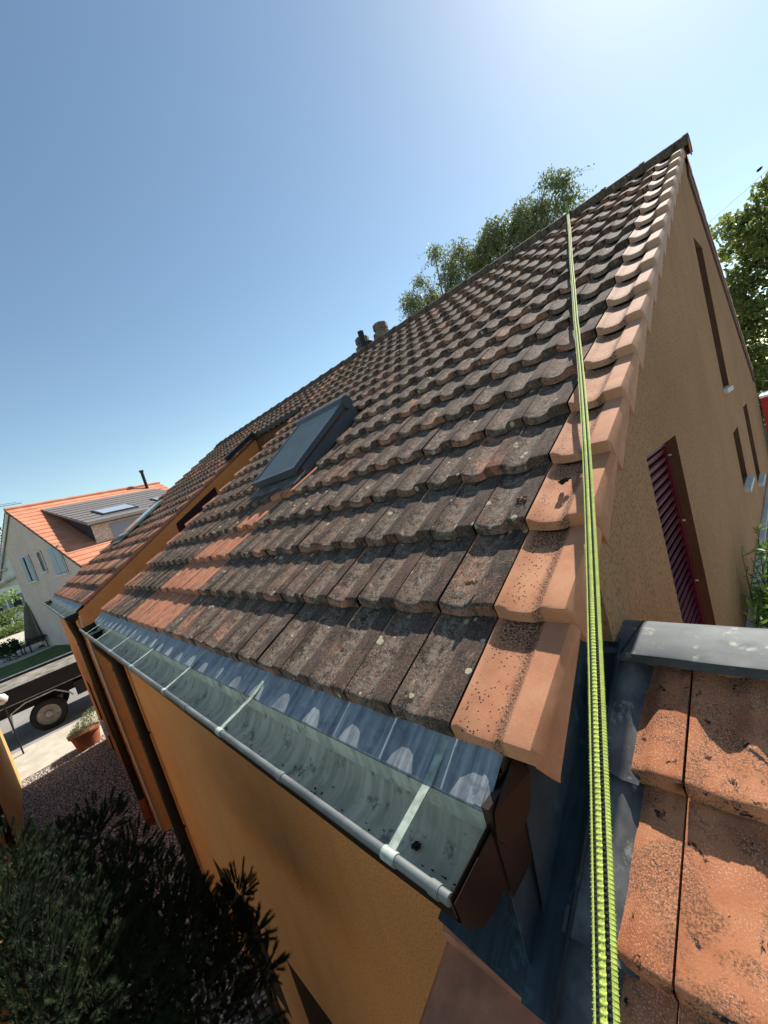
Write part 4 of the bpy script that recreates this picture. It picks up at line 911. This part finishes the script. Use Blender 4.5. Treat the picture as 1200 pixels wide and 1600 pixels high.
# wire with insulator at the upper right
P1 = CP + ray(1290, 180) * 22; P2 = CP + ray(1060, 390) * 22; PM = CP + ray(1187, 264) * 21.98
wr = thing('overhead_wire', 'thin overhead wire with a dark insulator beside the gable peak', 'wire', PM)
mb = MB(); mb.tube([P1, (P1 + P2) / 2 - Vector((0, 0, .06)), P2], .006, 5); mb.build('cable', simple('wire grey', (.25, .27, .3), .6), wr)
mb = MB(); mb.lathe([(.02, -.08), (.05, -.03), (.05, .05), (.02, .09)], PM, 8, 0, (P2 - P1)); mb.build('insulator', BLACKF, wr)
# red bin behind the far corner
mb = MB(); mb.box((.195, 11.2, -1.38), (1.6, 12.4, -.12)); ob = mb.build('container', simple('red paint', (.30, .018, .02), .5), None); tag(ob, 'red garden container beside the rear house corner', 'container')
mb = MB(); mb.box((.18, 11.15, -.119), (1.62, 12.45, -.07)); mb.build('lid', WHT, ob)

# ------------------------------------------------------------------ trees
BIR = m_leaf('birch leaf', (.06, .095, .028), (.21, .25, .08), 1.2, .5, .4); BARKB = simple('birch bark', (.30, .28, .25), .9, 0, .5, 14)
def birch(base, clumps, lab, seed):
    random.seed(seed); o = thing('birch_tree', lab, 'tree', base, 'birches behind the ridge'); mb = MB(); tm = MB(); b = Vector(base)
    top = Vector(max(clumps, key=lambda q: q[2])[:3]); cxm = sum(c[0] for c in clumps) / len(clumps)
    mid = [b, Vector((cxm, b.y, b.z + 3)), Vector((cxm, b.y, 5.0))]; tm.tube(mid, [.2, .14, .07], 8)
    for (x, y, z, r, nn) in clumps:
        c = Vector((x, y, z)); tm.tube([Vector((cxm, b.y, 4.2)), (Vector((cxm, b.y, 5.4)) + c) / 2 + Vector((0, 0, .3)), c + Vector((0, 0, r * .7))], [.05, .03, .008], 6)
        for i in range(int(nn * 1.25)):
            d = Vector((random.gauss(0, 1), random.gauss(0, 1), random.gauss(0, 1))).normalized() * random.random() ** .5 * r
            st = c + Vector((d.x, d.y, d.z * 1.0)); ln = random.uniform(.35, .95) * (r * .9 + .2); sw = Vector((random.gauss(0, .16), random.gauss(0, .16), 0)); en = st + Vector((sw.x * 1.5, sw.y * 1.5, -ln))
            tm.tube([st, en], [.005, .002], 3, cap=False)
            for k in range(int(ln / .035)):
                p = st.lerp(en, random.random()) + Vector((random.gauss(0, .04), random.gauss(0, .04), random.gauss(0, .02)))
                leaf(mb, p, random.uniform(.06, .10), .05, Vector((random.gauss(0, .6), random.gauss(0, .6), random.gauss(-.6, .6))))
    mb.build('crown', BIR, o); tm.build('trunk', BARKB, o)
birch((-7.6, 13, -1.4), [(-9.05, 13, 6.75, .42, 100), (-8.75, 13.2, 6.3, .6, 150), (-8.3, 12.8, 7.15, .28, 40), (-8.0, 13, 6.5, .35, 60), (-7.45, 13, 7.75, .30, 50), (-7.2, 13.2, 7.2, .34, 50), (-7.0, 12.9, 6.6, .45, 80), (-7.3, 13, 5.7, .6, 80), (-6.55, 13, 7.3, .35, 60), (-6.4, 13.2, 6.8, .5, 110), (-8.4, 13, 5.5, .8, 100)], 'loose birch crown behind the ridge, left of the pair', 5)
birch((-4.6, 13, -1.4), [(-5.9, 13, 6.6, .5, 110), (-5.55, 13.3, 7.15, .42, 90), (-5.15, 12.9, 7.0, .5, 130), (-5.0, 13, 6.2, .7, 150), (-4.55, 13.2, 6.95, .45, 110), (-4.1, 13, 6.5, .6, 150), (-4.2, 12.9, 7.1, .3, 50), (-3.7, 13, 6.9, .32, 60), (-3.3, 13, 7.35, .28, 50), (-3.0, 13.1, 7.15, .26, 50), (-3.05, 13, 6.6, .35, 50), (-3.6, 13, 6.1, .6, 90), (-2.75, 13, 6.5, .2, 20)], 'denser birch crown behind the ridge, right of the pair', 6)
MAP = m_leaf('maple leaf', (.055, .09, .022), (.24, .28, .075), .9, .45, .35); random.seed(9)
o = thing('maple_tree', 'tall broadleaf tree beyond the rear corner of the house', 'tree', (1.6, 18, -1.4)); mb = MB(); tm = MB()
tm.tube([(1.6, 18, -1.4), (1.5, 18, 2), (1.2, 18, 5)], [.25, .18, .06], 8)
cl = []
for i in range(300):
    x = random.uniform(-.45, 3.2); ztop = 4.6 + (min(x, 1.2) + .45) * .75 - .3 * max(0, abs(x - .2) - .9); z = random.uniform(-1.8, ztop); cl.append((x, 18 + random.uniform(-1, 1.2), z, random.uniform(.22, .5)))
cl += [(-.05, 18, 5.15, .22), (.25, 18.1, 5.0, .3), (.75, 18, 5.55, .28), (.95, 18, 5.7, .22), (-.3, 18, 4.3, .25), (.1, 18, 4.6, .35), (.55, 18, 5.1, .35)]
for (x, y, z, r) in cl:
    if random.random() < .5: tm.tube([(1.4, 18, max(-.5, z - 1.2)), (x, y, z)], [.035, .008], 5)
    for k in range(int(300 * r)):
        d = Vector((random.gauss(0, 1), random.gauss(0, 1), random.gauss(0, .8))).normalized() * random.random() ** .4 * r; leaf(mb, Vector((x, y, z)) + d, random.uniform(.10, .17), .12)
mb.build('crown', MAP, o); tm.build('trunk', TRK, o)
GRB = m_leaf('fresh green leaf', (.06, .13, .015), (.22, .34, .05), 6)
o = thing('bamboo_bush', 'fresh green leafy bush at the foot of the gable wall', 'bush', (.45, 3.2, -1.4)); mb = MB(); random.seed(3); tm = MB()
for i in range(60):
    b = Vector((.50 + random.gauss(0, .13), 3.35 + random.gauss(0, .35), -1.4)); e = b + Vector((random.gauss(0, .12), random.gauss(0, .15), random.uniform(.25, .62))); b.x = max(b.x, .28); e.x = max(e.x, .25); tm.tube([b, e], [.006, .002], 4)
    for k in range(26):
        p = b.lerp(e, random.uniform(.2, 1)); q = Vector((random.gauss(0, 1), random.gauss(0, 1), random.gauss(.3, .5))); 
        if p.x + q.normalized().x * .1 > .21: leaf(mb, p, random.uniform(.06, .12), .018, q)
mb.build('foliage', GRB, o); tm.build('stems', TRK, o)

# ------------------------------------------------------------------ dark pine in the passage
NEE = m_leaf('pine needle', (.006, .013, .004), (.028, .042, .012), 5, .85, .1); random.seed(21)
def shoot(mb, tm, b, e, L=.05, per=.0016):
    d = (e - b); ln = d.length; d.normalize(); ref = Vector((0, 0, 1)) if abs(d.z) < .9 else Vector((1, 0, 0)); x = d.cross(ref).normalized(); y = d.cross(x)
    n = int(ln / per); tm.tube([b, e], [.003, .0015], 3, cap=False)
    for i in range(n):
        t_ = i / n; a = random.uniform(0, 2 * pi); rr = (x * cos(a) + y * sin(a)); l = L * random.uniform(.75, 1.15); wv = d.cross(rr) * .0013
        p = b + d * ln * t_; q = p + (rr * .55 + d * random.uniform(.6, 1.0)).normalized() * l; mb.Fc([mb.V(p - wv), mb.V(p + wv), mb.V(q)])
def pine(base, clumps, lab, name='pine_tree'):
    o = thing(name, lab, 'pine', base); mb = MB(); tm = MB(); b = Vector(base)
    for (x, y, z, r, n) in clumps:
        c = Vector((x, y, z)); tm.tube([b, b.lerp(c, .5) + Vector((0, 0, -.45)), c - Vector((0, 0, .08))], [.04, .02, .006], 6)
        for i in range(int(n * 8)):
            d = Vector((random.gauss(0, 1), random.gauss(0, 1), random.gauss(.25, .8))).normalized(); s = c + d * r * random.random() ** .35 * 1.05; e = s + (d + Vector((0, 0, .5))).normalized() * random.uniform(.035, .075)
            shoot(mb, tm, s, e, random.uniform(.018, .030), .0005)
    mb.build('crown', NEE, o); tm.build('trunk', DTRK, o)
DTRK = simple('dark pine bark', (.022, .016, .012), .95, 0, .3)
def PP(px, py, dpt): r_ = ray(px, py); return CP + r_ * dpt
cps = []
for (px, py, dpt, r, n) in ((150, 1300, 3.7, .17, 15), (110, 1345, 3.5, .2, 18), (60, 1370, 3.3, .2, 18), (10, 1350, 3.1, .16, 12), (205, 1340, 3.8, .15, 12), (250, 1385, 3.6, .16, 14), (190, 1400, 3.2, .22, 24), (120, 1430, 3.0, .24, 26), (40, 1450, 2.8, .24, 26),
    (270, 1440, 3.3, .2, 20), (310, 1480, 3.1, .2, 22), (230, 1490, 2.8, .24, 26), (150, 1520, 2.6, .25, 28), (70, 1540, 2.4, .24, 26), (0, 1520, 2.4, .2, 20), (300, 1550, 2.8, .22, 24), (230, 1580, 2.5, .22, 24), (160, 1620, 2.3, .22, 24), (60, 1630, 2.2, .22, 22), (340, 1600, 2.8, .2, 20), (-30, 1460, 2.7, .2, 16)):
    p = PP(px, py, dpt); cps.append((p.x, p.y, p.z, r, n))
pine((-2.6, -1.0, -4.2), cps, 'large dark pine filling the passage at the lower left')
cps = []
for (px, py, dpt, r, n) in ((372, 1395, 3.0, .07, 6), (390, 1460, 2.9, .06, 5), (415, 1510, 2.8, .05, 4), (350, 1440, 3.0, .10, 8), (365, 1500, 2.9, .08, 5)):
    p = PP(px, py, dpt); p.y = min(p.y, -.12); cps.append((p.x, p.y, p.z, r, n))
pine((-1.6, -.5, -4.2), cps, 'sparse dark pine twig close to the orange front wall', 'pine_sapling')
# stones and a pale sheet at the wall foot
PEB = simple('brown pebble', (.16, .11, .08), .85, 0, .5, 5, .01); mb = MB(); random.seed(4)
for i in range(260): mb.blob((random.uniform(-3.6, -.8), random.uniform(-.55, -.06), -4.12 + random.uniform(0, .12)), (random.uniform(.03, .09), random.uniform(.03, .07), random.uniform(.02, .05)), i, 5, 0, .5)
mb.build('pebbles', PEB, None, True, None, kind='stuff')
